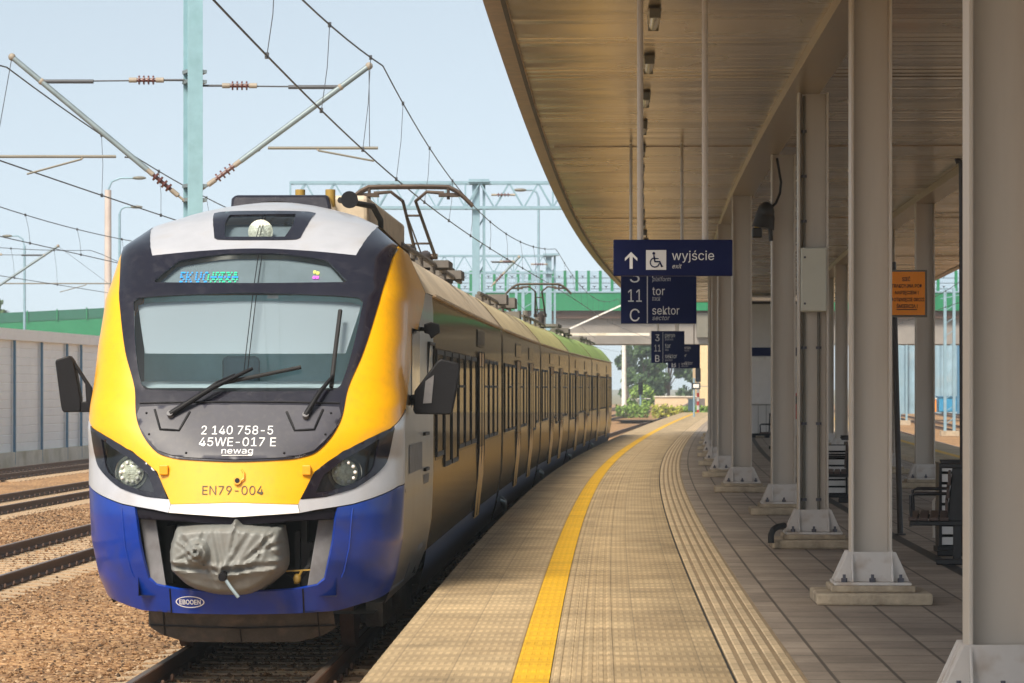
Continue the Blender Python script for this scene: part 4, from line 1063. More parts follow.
# folds radiate from the eyelet and from the two bolt heads under the cloth, and hang from the top corners
folds = [((-.07, .20), (-.07 + .6 * math.cos(a), .20 + .6 * math.sin(a)), nrs.uniform(.010, .018), nrs.uniform(.008, .018)) for a in (.35, 1.0, 1.75, 2.55, 3.0)]
folds += [((-.29, .41), (-.29 + .35 * math.cos(a), .41 + .35 * math.sin(a)), nrs.uniform(.010, .016), nrs.uniform(.012, .024)) for a in (1.2, 2.6, 3.6, 5.2)]
folds += [((-.53, .28), (-.10, .245), .016, .045), ((-.05, .245), (.43, .30), .018, .045), ((.41, .60), (.10, .30), .014, .026), ((-.50, .60), (-.36, .46), .014, .022), ((.42, .47), (.20, .40), .012, .02), ((.33, .62), (.24, .35), .012, .02), ((.05, .63), (.0, .40), .012, .018), ((.40, .36), (.32, .40), .02, .02)]
facets = [(.0, .45, 0.0, 0.0), ]
pts = []
for p in v:
    d = min(math.hypot(p.x - a, p.y - b) for a, b in dens)
    y = 27.50 - .36 * (1 - (1 - min(1, d / .08)) ** 2)
    if p.y < .27: y += (.27 - p.y) * .55                      # underside of the box falls back
    if p.x < -.12: y += (-.12 - p.x) * .16
    if p.x > .15: y += (p.x - .15) * .24
    r2 = ((p.x + .29) ** 2 + (p.y - .40) ** 2) ** .5
    y -= .10 * max(0, min(1, (.115 - r2) / .035))
    y -= .05 * max(0, min(1, (.06 - r2) / .03))
    for a, b, w_, h_ in folds:
        dd, t = seg_d(p, a, b); k_ = max(0, 1 - dd / (w_ * 1.9)); y += (h_ * k_ - h_ * .6 * max(0, 1 - abs(dd - w_ * 2.4) / (w_ * 1.6))) * (1 - .55 * t)
    pts.append(P(y, TC + p.x, p.y))
cvr = MB().add(pts, fs).build('coupler_cover', M['tarp'], TR, smooth=50)
MB().tube([P(27.10, TC - .06, .20), P(26.98, TC + .02, .11), P(26.97, TC + .085, .03)], .016, 8).build('handle_tube', M['galv'], cvr, smooth=40)
MB().tube([P(27.18, TC - .065, .21), P(27.03, TC - .06, .195)], .035, 12).build('cover_eyelet', M['black'], cvr)
# wipers
def wiper(piv, mid, tip0, tip1):
    a = [NP(*piv, .05), NP((piv[0] + mid[0]) / 2, (piv[1] + mid[1]) / 2, .10), NP(*mid, .07)]
    w_ = MB().tube(a, [.028, .022, .016], 8).build('wiper', M['black'], TR, smooth=60)
    MB().tube([NP(tip0[0] + (tip1[0] - tip0[0]) * t, tip0[1] + (tip1[1] - tip0[1]) * t, .03) for t in frange(0, 1, 9)], .02, 6).build('wiper_blade', M['rubber'], w_, smooth=60)
    MB().tube([NP(*piv, .0), NP(*piv, .07)], .028, 10).build('wiper_pivot', M['plategrey'], w_, smooth=40)
wiper((-.585, 1.545), (.10, 1.93), (-.18, 1.82), (.52, 1.965))
wiper((.585, 1.535), (.80, 1.87), (.79, 1.79), (.83, 2.47))
MB().tube([NP(-.50, 1.60, .06), NP(-.2, 1.80, .09), NP(-.05, 1.88, .07)], .009, 6).build('wiper_link', M['black'], TR)
# mirrors
ML = thing_y = 29.0
def mprism(poly, y, d): return MB().prism(poly, lambda a, b, t: px(a, b, y) + Vector((0, t, 0)), d)
ml = mprism([(55, 361.5), (56.5, 359.5), (69.3, 355.4), (73.5, 361), (80.5, 398), (80.5, 412), (64, 412.3), (62, 411), (60.8, 406)], 29.0, .16).build('mirror', M['black'], TR, bevel=.012)
mprism([(69, 355.6), (72.5, 358), (92, 388), (93, 412), (79, 412.3), (79, 402), (86, 401.5), (85, 384), (70, 360)], 29.02, .05).build('mirror_arm', M['black'], ml, bevel=.008)
mr_ = mprism([(414.5, 391), (425, 377), (437, 361.5), (440.5, 358.8), (457, 362.5), (460.5, 366), (456.5, 392), (452.5, 412), (450.5, 414.6), (415, 414.2), (413, 410)], 29.0, .16).build('mirror', M['black'], TR, bevel=.015)
mprism([(425.5, 381), (434, 375), (431.5, 403), (423, 403.5)], 28.985, .012).build('mirror_glass', M['plategrey'], mr_)  # mirror glass, its flat grey stands in for a pale reflection
MB().tube([px(412, 400, 29.3), px(420, 400, 29.1)], .05, 8).build('mirror_arm', M['black'], mr_)
cmr = mprism([(424, 324), (431, 322), (439, 324), (440, 333), (436, 335), (431, 339), (429, 334), (424, 333)], 30.6, .14).build('camera_pod', M['black'], TR, bevel=.01)
MB().tube([px(418, 329, 30.75), px(428, 329, 30.65)], .02, 8).build('camera_arm', M['black'], cmr)

# ---- bodies
YF = 33.0
zz = [-.12, .0, .15, .3, .6, .9, 1.2, 1.5, 1.65, 1.9, 2.2, 2.5, 2.75]
for s in (-1, 1):
    mb = MB(); mb.grid(lambda t, z: P(float(np.interp(z, YZ, YY)) * (1 - t) + YF * t, TC + s * Wz(z), z), frange(0, 1, 5), zz)
    cs = mb.build('cab_side', M['cabside'], TR, smooth=50)
    if s > 0:
        def sp(Y, z, d=.006): return P(Y, TC + Wz(z) + d, z)
        MB().add([sp(28.46, .92), sp(28.5, .0), sp(30.6, -.05), sp(30.4, .12)], [(0, 1, 2, 3)]).build('grey_skirt_wedge', M['plategrey'], cs)
        for y0, y1, z0, z1, m in ((29.0, 31.0, 1.02, 1.28, 'plategrey'), (29.4, 30.6, 1.62, 2.35, 'sideglass'), (31.3, 32.2, .2, .95, 'plategrey'), (32.0, 32.9, -.05, 2.2, 'cabside')):
            MB().add([sp(y0, z0), sp(y1, z0), sp(y1, z1), sp(y0, z1)], [(0, 1, 2, 3)]).build('cab_door' if m == 'cabside' else 'side_panel', M[m], cs)
        mb = MB()
        for Y in (31.98, 32.92): mb.bar(sp(Y, -.05, .012), sp(Y, 2.25, .012), .03)
        for z, a, b in ((1.0, 31.3, 31.9), (1.35, 31.2, 31.9), (2.25, 31.98, 32.92)): mb.bar(sp(a, z, .012), sp(b, z, .012), .03)
        mb.build('door_seal', M['frame'], cs)
sideprof = [(1.325, .13), (1.385, .47), (1.40, .93), (1.40, 2.6), (1.387, 2.74)]
roofprof = [(1.387, 2.74), (1.40, 2.755), (1.31, 2.88), (1.12, 3.11), (.98, 3.24), (.74, 3.38), (.42, 3.48), (0, 3.52)]
crv = [(Wz(z), z) for z in (2.75, 2.85, 2.95, 3.1, 3.2, 3.31, 3.38, 3.45, 3.5, 3.55, 3.585)]
full = crv + [(crv[-1][0] * f, 3.585 + .015 * (1 - f * f)) for f in (.6, .2, -.2, -.6)] + [(-x, z) for x, z in crv[::-1]]
def yA(x, z): return float(np.interp(z, YZ, YY)) if abs(x) >= Wz(min(z, 3.585)) - 1e-6 else Sn(x, min(z, 3.585))
rr_ = roofprof[1:] + [(-x, z) for x, z in roofprof[1:-1][::-1]]
def arc(poly, f):
    L_ = [0]
    for a_, b_ in zip(poly, poly[1:]): L_.append(L_[-1] + math.hypot(b_[0] - a_[0], b_[1] - a_[1]))
    return (float(np.interp(f * L_[-1], L_, [p[0] for p in poly])), float(np.interp(f * L_[-1], L_, [p[1] for p in poly])))
_L = [0]
for a_, b_ in zip(full, full[1:]): _L.append(_L[-1] + math.hypot(b_[0] - a_[0], b_[1] - a_[1]))
back = [arc(rr_, l / _L[-1]) for l in _L]
mb = MB(); mb.grid(lambda t, i: P(yA(*full[i]) * (1 - t) + YF * t, TC + full[i][0] * (1 - t) + back[i][0] * t, full[i][1] * (1 - t) + back[i][1] * t), frange(0, 1, 5), list(range(len(full))))
mb.build('front_roof', M['roof0'], TR, smooth=40)
JO = [51.5, 69.0, 86.0, 102.5, 120.5]
ROOFM = ['roof0', 'roof1', 'roof1', 'roof2', 'roof3']
ROOFM = ['roof0', 'roof1', 'roof2', 'roof3', 'roof3']
DOORS = [(43.4, 44.9), (57.2, 58.7), (63.2, 64.7), (74.3, 75.8), (80.0, 81.5), (90.4, 91.9), (97, 98.5), (107, 108.5), (115.5, 117)]
y0 = YF
for ci, y1 in enumerate(JO):
    a, b = (y0 if ci == 0 else y0 + .35), (y1 - .35 if ci < 4 else y1)
    Ys = ystations(a, b)
    hb = MB()
    pr = [(TC + x, z) for x, z in sideprof]; pl_ = [(TC - x, z) for x, z in sideprof]
    for prof in (pr, pl_):
        g = sweep(prof, Ys); hb.add(g.v, g.f)
    rp = [(TC - x, z) for x, z in sideprof] ; endp = [(TC + x, z) for x, z in sideprof + roofprof[1:]] + [(TC - x, z) for x, z in (sideprof + roofprof[1:-1])[::-1]]
    for Y in (a, b): hb.add([P(Y, o, z) for o, z in endp], [list(range(len(endp)))])
    car = hb.build('car_body', M['side'], TR, smooth=30)
    rf = [(TC + x, z) for x, z in roofprof] + [(TC - x, z) for x, z in roofprof[:-1][::-1]]
    sweep(rf, Ys).build('roof', M[ROOFM[ci]], car, smooth=25)
    for Y in ((b - .12,) if ci < 4 else ()):
        st = [(TC + x * 1.006, z + .008) for x, z in roofprof[1:]]
        sweep(st, [Y - .14, Y + .10]).build('roof_stripe', M['doory'], car)
    for s in (-1, 1):
        sweep([(TC + s * 1.22, -.34), (TC + s * 1.30, -.05), (TC + s * 1.328, .128)], Ys).build('skirt', M['skirt'], car, smooth=30)
        sweep([(TC + s * (1.40 + d), z) for d, z in ((.0, 2.735), (.03, 2.74), (.03, 2.765), (.0, 2.775))], Ys).build('gutter', M['roof0'], car)
        def sd(Y, z, d=.0): return P(Y, TC + s * (float(np.interp(z, [.13, .47, .93, 2.6, 2.74], [1.325, 1.385, 1.40, 1.40, 1.387])) + d), z)
        # doors
        ds = [d for d in DOORS if a < d[0] < b]
        for (da, db) in ds:
            zs = [.02, .3, .6, .93, 1.6, 2.28]
            mb = MB(); mb.grid(lambda Y, z: sd(Y, z, .016), frange(da, db, 3), zs); dr = mb.build('door', M['doory'], car, smooth=30)
            for Y in (da, (da + db) / 2, db):
                mb = MB(); mb.bar(sd(Y, .05, .017), sd(Y, .93, .017), .02, .05, up=(0, 1, 0)); mb.bar(sd(Y, .93, .017), sd(Y, 2.3, .017), .02, .05, up=(0, 1, 0)); mb.build('door_seal', M['frame'], dr)
            for k in (0, 1):
                w0 = da + .12 + k * .75; mb = MB(); mb.grid(lambda Y, z: sd(Y, z, .022), [w0, w0 + .5], [1.0, 2.1]); mb.build('door_window', M['bronzeglass'], dr)
            mb = MB(); mb.grid(lambda Y, z: sd(Y, z, .012), [da - .3, db + .3], [2.36, 2.6]); mb.build('dark_side_panel', M['bronzeglass'], car)  # plain dark glossy panel above each door
        mb = MB(); mb.grid(lambda Y, z: sd(Y, z, .004), ystations(a + .4, b - .35), [1.04, 1.5, 2.22]); mb.build('window_band', M['bronzeglass'], car, smooth=30)
        # windows
        Y = a + .5
        while Y + 1.35 < b - .3:
            hit = [d for d in ds if Y < d[1] + .2 and Y + 1.35 > d[0] - .2]
            if hit: Y = hit[0][1] + .22; continue
            zb = 1.10 if rng.random() < .75 else .96
            fr = MB()
            for yy_ in (Y, Y + 1.35): fr.bar(sd(yy_, zb, .008), sd(yy_, 2.18, .008), .02, .07, up=(0, 1, 0))
            for z_ in (zb, 2.18): fr.bar(sd(Y, z_, .007), sd(Y + 1.35, z_, .007), .018, .05)
            if rng.random() < .5: fr.bar(sd(Y, 1.82, .007), sd(Y + 1.35, 1.82, .007), .018, .03)
            fo = fr.build('window', M['frame'], car)
            MB().add([sd(Y + .02, zb, .008), sd(Y + 1.33, zb, .008), sd(Y + 1.33, 2.18, .008), sd(Y + .02, 2.18, .008)], [(0, 1, 2, 3)]).build('pane', M['bronzeglass'], fo)
            Y += 1.58
    # roof equipment
    if ci == 0:
        q = MB(); q.box(P(34.8, TC + .42, 3.56), (.76, 5.6, .34), heading(35)); eq = q.build('roof_box', M['acbox'], car, bevel=.04)
        q = MB(); q.box(P(37.8, TC + .42, 3.57), (.7, .35, .30), heading(37)); q.build('roof_box_end', M['black'], eq)
    mb = MB()
    for k in range(int((b - a) / 1.7)):
        Y = a + 5 + k * 1.5
        if Y > b - 1: break
        x = rng.uniform(-.7, .75); hgt = rng.uniform(.08, .24)
        if k % 4 == 1: mb.tube([P(Y, TC + .75, 3.4), P(Y, TC + .75, 3.4 + hgt)], .07, 8)
        else: mb.box(P(Y, TC + x, 3.44 + hgt / 2), (rng.uniform(.3, .9), rng.uniform(.4, 1.3), hgt), heading(Y))
    mb.tube([P(a + 4, TC + .8, 3.46), P(a + 8, TC + .8, 3.48), P(b - 1, TC + .8, 3.46)], .035, 6)
    for k in range(4): mb.tube([P(a + 5 + k * 2.6, TC + .8, 3.33), P(a + 5 + k * 2.6, TC + .8, 3.48)], .035, 8)
    mb.build('roof_equipment', M['roofgear'], car)
    # bellows
    if ci < 4:
        mb = MB(); n = 9
        for k in range(n):
            f = 1.0 if k % 2 else .94; Y = b + .7 * k / (n - 1)
            ring = [(TC + x * f * .97, z * (.985 if z > 2 else 1)) for x, z in sideprof + roofprof[1:]] + [(TC - x * f * .97, z * (.985 if z > 2 else 1)) for x, z in (sideprof + roofprof[1:-1])[::-1]]
            mb.v += [P(Y, o, z) for o, z in ring]
            if k:
                L_ = len(ring); o0 = (k - 1) * L_
                mb.f += [[o0 + i, o0 + (i + 1) % L_, o0 + L_ + (i + 1) % L_, o0 + L_ + i] for i in range(L_)]
        mb.build('bellows', M['rubber'], TR)
        for s in (1,):
            MB().tube([P(b - .1, TC + 1.36, .02), P(b + .1, TC + 1.43, -.03), P(b + .35, TC + 1.44, -.15), P(b + .6, TC + 1.43, -.03), P(b + .8, TC + 1.36, .02)], .035, 8).build('coupling_hose', M['galv'], TR, smooth=60)
    y0 = y1
# bogies
for Y in (31.5, 51.5, 69.0, 86.0, 102.5, 117):
    mb = MB()
    for s in (-1, 1): mb.box(P(Y, TC + s * 1.02, -.32), (.16, 3.2, .22), heading(Y)); mb.box(P(Y, TC + s * 1.05, -.2), (.25, .6, .3), heading(Y))
    mb.box(P(Y, TC, -.2), (2.0, .5, .3), heading(Y))
    bo = mb.build('bogie', M['plough'], TR)
    for d in (-1.25, 1.25):
        for s in (-1, 1):
            MB().tube([P(Y + d, TC + s * .70, RAIL + .42), P(Y + d, TC + s * .83, RAIL + .42)], .42, 28).build('wheel', M['rail'], bo, smooth=40)
mb = MB(); mb.grid(lambda i, Y: P(Y, TC + (-1.05, 1.05)[i], -.28), [0, 1], ystations(29.4, 120)); mb.build('underframe', M['void'], TR)
for k in range(14):
    Y = 33 + k * 6.2; MB().box(P(Y, TC, -.33), (2.2, 2.6, .4), heading(Y)).build('underfloor_box', M['plough'], TR)
# fairing and horn on the front roof
fa = MB().prism([(-.50, 3.54), (.50, 3.54), (.455, 3.70), (-.47, 3.70), (-.50, 3.66)], lambda a_, c_, d: P(31.3 + d + (c_ - 3.54) * .6, TC + a_, c_), .8).build('roof_fairing', M['mask'], TR, bevel=.03)
MB().tube([P(31.2, TC + .68, 3.64), P(31.35, TC + .68, 3.64), P(31.7, TC + .68, 3.63)], [.085, .075, .03], 16).build('horn', M['black'], TR, smooth=60)
for x in (.15, .45): MB().tube([P(31.7, TC + x, 3.6), P(31.7, TC + x, 3.77)], .05, 10).build('roof_insulator', M['bracket'], TR, smooth=40)
MB().tube([P(31.6, TC + .55, 3.66), P(32, TC + .85, 3.62), P(32.4, TC + .9, 3.50), P(32.4, TC + .9, 3.38)], .03, 8).build('roof_cable', M['rubber'], TR, smooth=60)
# pantographs
def pantograph(Yh, knee_dy, zt=4.95):
    p_ = P(Yh, TC, zt)
    head = []
    for k in range(17):
        x = -1.0 + k / 8.0; d = max(0, abs(x) - .62); head.append(P(Yh, TC + x, zt - .02 - (d ** 1.45) * 1.15 + .02 * (1 - x * x)))
    pn = MB()
    for dy in (-.18, .18): pn.tube([v_ + Vector((0, dy, 0)) for v_ in head], .028, 8)
    pn = pn.build('pantograph', M['brownsteel'], TR, smooth=60)
    m_ = MB(); Yk = Yh + knee_dy
    for s in (-1, 1):
        m_.tube([P(Yh, TC + s * .55, zt - .10), P(Yh, TC + s * .28, zt - .08), P(Yh + .1, TC + s * .10, zt - .22), P(Yk, TC + s * .16, 4.02)], [.03, .026, .026, .03], 8)
        m_.box(P(Yh, TC + s * .66, zt - .13), (.38, .3, .05)); m_.tube([P(Yh, TC + s * .62, zt - .2), P(Yh, TC + s * .62, zt)], .025, 6)
    for t in (.25, .75): m_.tube([P(Yh + knee_dy * t, TC - .13, zt - .22 - (zt - 4.24) * t), P(Yh + knee_dy * t, TC + .13, zt - .22 - (zt - 4.24) * t)], .02, 6)
    m_.tube([P(Yh, TC - .12, zt - .2), P(Yk + .1, TC - .05, 3.98)], .014, 6)
    m_.build('upper_arm', M['brownsteel'], pn, smooth=60)
    m_ = MB(); m_.tube([P(Yk, TC, 4.04), P(Yh + .2, TC, 3.75)], .09, 10); m_.tube([P(Yk, TC - .2, 4.02), P(Yk, TC + .2, 4.02)], .05, 8); m_.tube([P(Yk, TC, 3.55), P(Yk, TC, 4.0)], .12, 10)
    m_.build('lower_arm', M['brownsteel'], pn, smooth=60)
    m_ = MB(); m_.box(P(Yh + 1, TC, 3.7), (1.2, 2.4, .08), heading(Yh))
    for s in (-1, 1):
        for d in (0, 2): m_.tube([P(Yh + d, TC + s * .5, 3.5), P(Yh + d, TC + s * .5, 3.7)], .08, 10)
    m_.build('pantograph_base', M['roofgear'], pn)
pantograph(50.0, 4.0)
pantograph(96.8, 1.0)
# ------------------------------------------------------------------ overhead line
MESS, CONT = 6.44, 5.07
SUP = [-14.0, 46.0, 106.5, 166.0, 226.0, 290.0]
def messenger_z(Y, sag=.75):
    for a, b in zip(SUP, SUP[1:]):
        if a <= Y <= b: t = (Y - a) / (b - a); return MESS - 4 * sag * t * (1 - t)
    return MESS
def stagger(Y, ph):
    return .18 * math.cos(math.pi * (Y + 14) / 60.0 + ph)
def line(label, off, y0, y1, ph=0.0, zoff=0.0, r=.011):
    t = thing('overhead_line', label, 'overhead line', P(max(y0, 20), off, CONT), 0, 'overhead wires above the tracks')
    Ys = [y0 + k * 2.0 for k in range(int((y1 - y0) / 2.0) + 1)]
    MB().tube([P(Y, off + stagger(Y, ph), CONT + zoff) for Y in Ys], r, 6).build('contact_wire', M['wire'], t)
    MB().tube([P(Y, off + stagger(Y, ph) * .4, messenger_z(Y) + zoff) for Y in Ys], r, 6).build('messenger_wire', M['wire'], t)
    Y = max(y0, 16) + 3.0
    while Y < min(y1, 170):
        if min(abs(Y - s) for s in SUP) > 2.0:
            a, b = P(Y, off + stagger(Y, ph) * .4, messenger_z(Y) + zoff), P(Y, off + stagger(Y, ph), CONT + zoff)
            d = MB(); d.tube([a, (a + b) / 2 + Vector((.02, 0, 0)), b], .005, 5); d.box(a, (.04, .05, .06)); d.box(b, (.04, .05, .06)); d.build('dropper', M['wire'], t)
        Y += 6.2
TC_ = -2.62
line('contact wire and catenary above the yellow train', TC_, -10, 290)
line('catenary over the nearest empty track, hanging from the left arm of the teal mast', TC_ - 5.5, 20, 290, 1.2)
line('catenary over the second empty track left of the train', TC_ - 10.4, 50, 290, 2.0)
line('farthest left catenary, in front of the white barrier', TC_ - 15.6, 60, 290, .6)
line('catenary right of the platform, seen between columns', 11.95, 90, 290, .4)
def insulator(parent, p, q_):
    p, q_ = Vector(p), Vector(q_); d = q_ - p
    b = MB().tube([p, q_], .028, 8)
    for k in range(4):
        c = p + d * (.30 + .135 * k); b.tube([c - d * .02, c + d * .02], .065, 12)
    o_ = b.build('insulator', M['insul'], parent, smooth=40)
    for a_, b_ in ((p, p + d * .22), (q_ - d * .22, q_)): MB().tube([a_, b_], .038, 10).build('insulator_cap', M['insulcap'], o_, smooth=40)
def cantilever(parent, Y, xm, xt, zlow, ztie, ztip=MESS + .08, pipe=None, xreg=None, tiex=None):
    """bracket from the mast at xm reaching to the catenary support at xt"""
    s = 1 if xt > xm else -1; o = lambda x, z: Vector((x, Y, z))
    a = o(xm + s * .12, zlow); tip = o(xt, ztip); d = (tip - a).normalized()
    insulator(parent, a + d * .12, a + d * .72)
    br = MB().tube([a + d * .70, tip + d * .03], .042, 10).build('bracket_tube', M['galv'], parent, smooth=40)
    MB().tube([a, a + d * .14], .02, 6).build('hinge_pin', M['insulcap'], parent); MB().sphere(tip, .055, 10, 8).build('clamp', M['insulcap'], br, smooth=50)
    f = .83; c = a + (tip - a) * f
    tie = o(c.x, c.z)
    m0 = o(xm + s * .12, tie.z + .02)
    insulator(parent, m0 + Vector((s * .30, 0, 0)), m0 + Vector((s * .80, 0, 0)))
    t_ = MB().tube([m0, tie], .012, 6); t_.tube([tie, tie - Vector((s * .75, 0, 0))], .03, 8); t_.tube([m0, m0 + Vector((s * .32, 0, 0))], .018, 6)
    t_.build('top_tie', M['wire'], parent); MB().sphere(tie, .05, 8, 6).build('clamp', M['insulcap'], br, smooth=50)
    if pipe:
        x0, x1, z = pipe
        MB().tube([o(x0, z), o(x1, z)], .022, 8).build('registration_tube', M['conduit'], parent)
        MB().tube([o(xreg[0], xreg[1]), o(xreg[2], xreg[3])], .016, 6).build('steady_arm', M['conduit'], parent)
        MB().tube([o(xreg[0], z), o(xreg[0], xreg[1])], .02, 6).build('clip', M['insulcap'], parent)
        f1 = a + (tip - a) * .3
        MB().tube([f1, o(f1.x + s * .12, (f1.z + z) / 2), o(f1.x + s * .1, z)], .012, 6).build('stay', M['wire'], parent)
        MB().tube([o(x1 - s * .12, z), tip], .006, 5).build('stay_wire', M['wire'], parent)
def pX(x, Y): return (x - CX) / FPX * Y
def pZ(y, Y): return EYE - (y - CY) / FPX * Y
# teal mast between the train's track and the next one
Ym = 46.0; xm = pX(193, Ym)
mast = thing('overhead_mast', 'tall teal steel mast with two cantilever arms rising behind the train front', 'mast', (xm, Ym, GROUND), 0, 'overhead line masts and gantries')
mb = MB()
AM = R(20)
for s in (-1, 1): mb.box((xm - s * .13 * math.sin(AM), Ym + s * .13 * math.cos(AM), 4.2), (.22, .018, 10.1), AM)
mb.box((xm, Ym, 4.2), (.014, .245, 10.1), AM)
mb.build('post', M['teal'], mast, bevel=.003)
MB().box((xm, Ym, GROUND + .1), (.6, .6, .3)).build('footing', M['concrete'], mast, bevel=.02)
MB().box((xm + .128, Ym - .03, pZ(46, Ym)), (.012, .12, .2)).build('number_plate', M['white'], mast)
mb = MB()
for z in (pZ(72, Ym), pZ(82, Ym), pZ(186, Ym), pZ(200, Ym)): mb.box((xm + .02, Ym + .02, z), (.30, .26, .05), AM)
mb.build('brackets', M['galv'], mast)
cantilever(mast, Ym, xm, pX(369, Ym), pZ(190, Ym), pZ(72, Ym), ztip=pZ(66, Ym), pipe=(pX(268, Ym), pX(378, Ym), pZ(148, Ym)), xreg=(pX(318, Ym), pZ(150.5, Ym), pX(374, Ym), pZ(161, Ym)))
cantilever(mast, Ym, xm, pX(12, Ym), pZ(201, Ym), pZ(82, Ym), ztip=pZ(57, Ym), pipe=(pX(116, Ym), pX(-14, Ym), pZ(156.5, Ym)), xreg=(pX(82, Ym), pZ(159, Ym), pX(27, Ym), pZ(174, Ym)))
# gantries
def gantry(label, Y, x0, x1, xp, yt, yb, ph, wpost, m, pitch, arms=()):
    g = thing('overhead_gantry', label, 'gantry', (pX(xp, Y), Y, GROUND), 0, 'overhead line masts and gantries')
    z1, z0 = pZ(yt, Y), pZ(yb, Y); a, b = pX(x0, Y), pX(x1, Y); n = max(4, int((b - a) / pitch))
    t = MB()
    for dy in (-.3, .3):
        t.bar((a, Y + dy, z1), (b, Y + dy, z1), .09); t.bar((a, Y + dy, z0), (b, Y + dy, z0), .09)
        for k in range(n):
            xa, xb = a + (b - a) * k / n, a + (b - a) * (k + 1) / n; xmid = (xa + xb) / 2
            t.bar((xa, Y + dy, z0), (xmid, Y + dy, z1), .045); t.bar((xmid, Y + dy, z1), (xb, Y + dy, z0), .045)
    for k in range(0, n + 1, 3):
        x = a + (b - a) * k / n; t.bar((x, Y - .3, z0), (x, Y + .3, z0), .05); t.bar((x, Y - .3, z1), (x, Y + .3, z1), .05); t.bar((x, Y - .3, z0), (x, Y - .3, z1), .06)
    t.build('truss', m, g)
    p_ = MB(); xc = pX(xp, Y); w_ = wpost
    p_.box((xc - w_ * .22, Y, (z1 + .1 + GROUND) / 2), (w_ * .55, .35, z1 + .1 - GROUND)); p_.box((xc + w_ * .36, Y + .1, (z1 + .1 + GROUND) / 2), (w_ * .2, .2, z1 + .1 - GROUND))
    for k in range(int((z1 - GROUND) / .8)): p_.bar((xc - w_ * .1, Y + .1, GROUND + k * .8), (xc + w_ * .4, Y + .1, GROUND + k * .8 + .4), .05)
    p_.box((xc, Y, z1 + .06), (w_ * 1.5, .8, .10)); p_.build('post', m, g)
    for (xm_, xt_, yl_, yt_) in arms:
        cantilever(g, Y, pX(xm_, Y), pX(xt_, Y), pZ(yl_, Y), pZ(yt_, Y), ztip=pZ(yt_, Y))
    for k in range(2, n, 5):
        x = a + (b - a) * (k + .3) / n; zc = (z0 + z1) / 2; insulator(g, (x - .4, Y - .36, zc), (x + .4, Y - .36, zc))
    return g
gantry('pale teal lattice gantry with a stout post, spanning above the pantograph', 107.0, 291, 640, 479, 183, 208, 0, .46, M['palesteel'], .95, arms=((487, 519, 287, 257),))
gantry('farther lattice gantry, its right post rising behind the train roof', 152.0, 395, 553, 551, 256, 273, 0, .5, M['palesteel'], .9)
# slender masts farther along
def slim_mast(label, x, ytop, ybot, Y, w_, m='palesteel', lattice=True):
    xc = pX(x, Y); zt = pZ(ytop, Y); zb = GROUND if ybot is None else pZ(ybot, Y)
    t = thing('lattice_mast', label, 'mast', (xc, Y, zb), 0, 'overhead line masts and gantries')
    b = MB()
    for s in (-1, 1): b.box((xc + s * w_ / 2, Y, (zt + zb) / 2), (w_ * .3, .2, zt - zb))
    for k in range(int((zt - zb) / .7)): b.bar((xc - w_ / 2, Y, zb + k * .7), (xc + w_ / 2, Y, zb + k * .7 + .35), .04)
    b.build('post', M[m], t)
    MB().box((xc, Y, zb + .15), (w_ * 2, .8, .4)).build('footing', M['concrete'], t)
    MB().bar((xc - w_, Y, zt - .6), (xc + w_ * 3, Y, zt - .2), .05).build('cross_bracket', M[m], t)
slim_mast('pale twin mast behind the second pantograph, left of the pair', 512, 277, None, 190, .5)
slim_mast('pale twin mast behind the second pantograph, right of the pair', 528, 272, None, 175, .55)
slim_mast('pale blue lattice mast between ballast and track, seen right of the orange sign', 949.5, 288, 437, 178, .5)
slim_mast('bluish mast seen below the orange sign', 903, 345, None, 230, .5)
tag(MB().tube([(pX(624, 300), 300, GROUND), (pX(624, 300), 300, 9.5)], [.24, .16], 10).build('concrete_pole', M['white'], smooth=40), 'tall white pole left of the trees beyond the bridge', 'pole')
# bracket arm entering from the left
Ya = 105.0
am = thing('overhead_mast', 'mast just outside the left edge whose arm reaches into the picture', 'mast', (pX(-26, Ya), Ya, GROUND), 0, 'overhead line masts and gantries')
MB().box((pX(-26, Ya), Ya, 3.6), (.26, .26, 8.9)).build('post', M['teal'], am)
cantilever(am, Ya, pX(-26, Ya), pX(58, Ya), pZ(300, Ya), pZ(249, Ya), ztip=pZ(246, Ya), pipe=(pX(0, Ya), pX(112, Ya), pZ(283.5, Ya)), xreg=(pX(86, Ya), pZ(285, Ya), pX(60, Ya), pZ(292, Ya)))
# lamp posts
def lamp(label, x, ytop, Y, xh, m, r, yhead):
    a = px(x, ytop, Y); t = thing('street_lamp', label, 'lamp post', (a.x, Y, -1), 0, 'lamp posts in the station yard')
    MB().tube([(a.x, Y, -1), (a.x, Y, a.z)], [r * 1.3, r], 10).build('pole', m, t, smooth=40)
    h = px(xh, yhead, Y)
    MB().tube([a, a + Vector(((h.x - a.x) * .15, 0, (h.z - a.z) * .7)), a + Vector(((h.x - a.x) * .5, 0, (h.z - a.z) * 1.0)), h], .05, 8).build('arm', M['palesteel'], t, smooth=60)
    s = 1 if h.x > a.x else -1
    MB().sphere(h + Vector((s * .3, 0, 0)), .2, 10, 6, (1.8, 1, .45)).build('lamp_head', M['conduit'], t, smooth=60)
lamp('thick pinkish concrete lamp post with a curved arm, left of the train front', 108, 190, 157, 133, M['lamppole'], .16, 178)
lamp('thin lamp post just right of the pinkish concrete one', 119.5, 214, 177, 131, M['palesteel'], .07, 207)
lamp('far thin lamp post near the left edge with its head to the left', 24.5, 246, 209, 12, M['palesteel'], .08, 236)
lamp('far lamp post behind the truss, right of the gantry post', 538.5, 198, 165, 526, M['palesteel'], .06, 190)
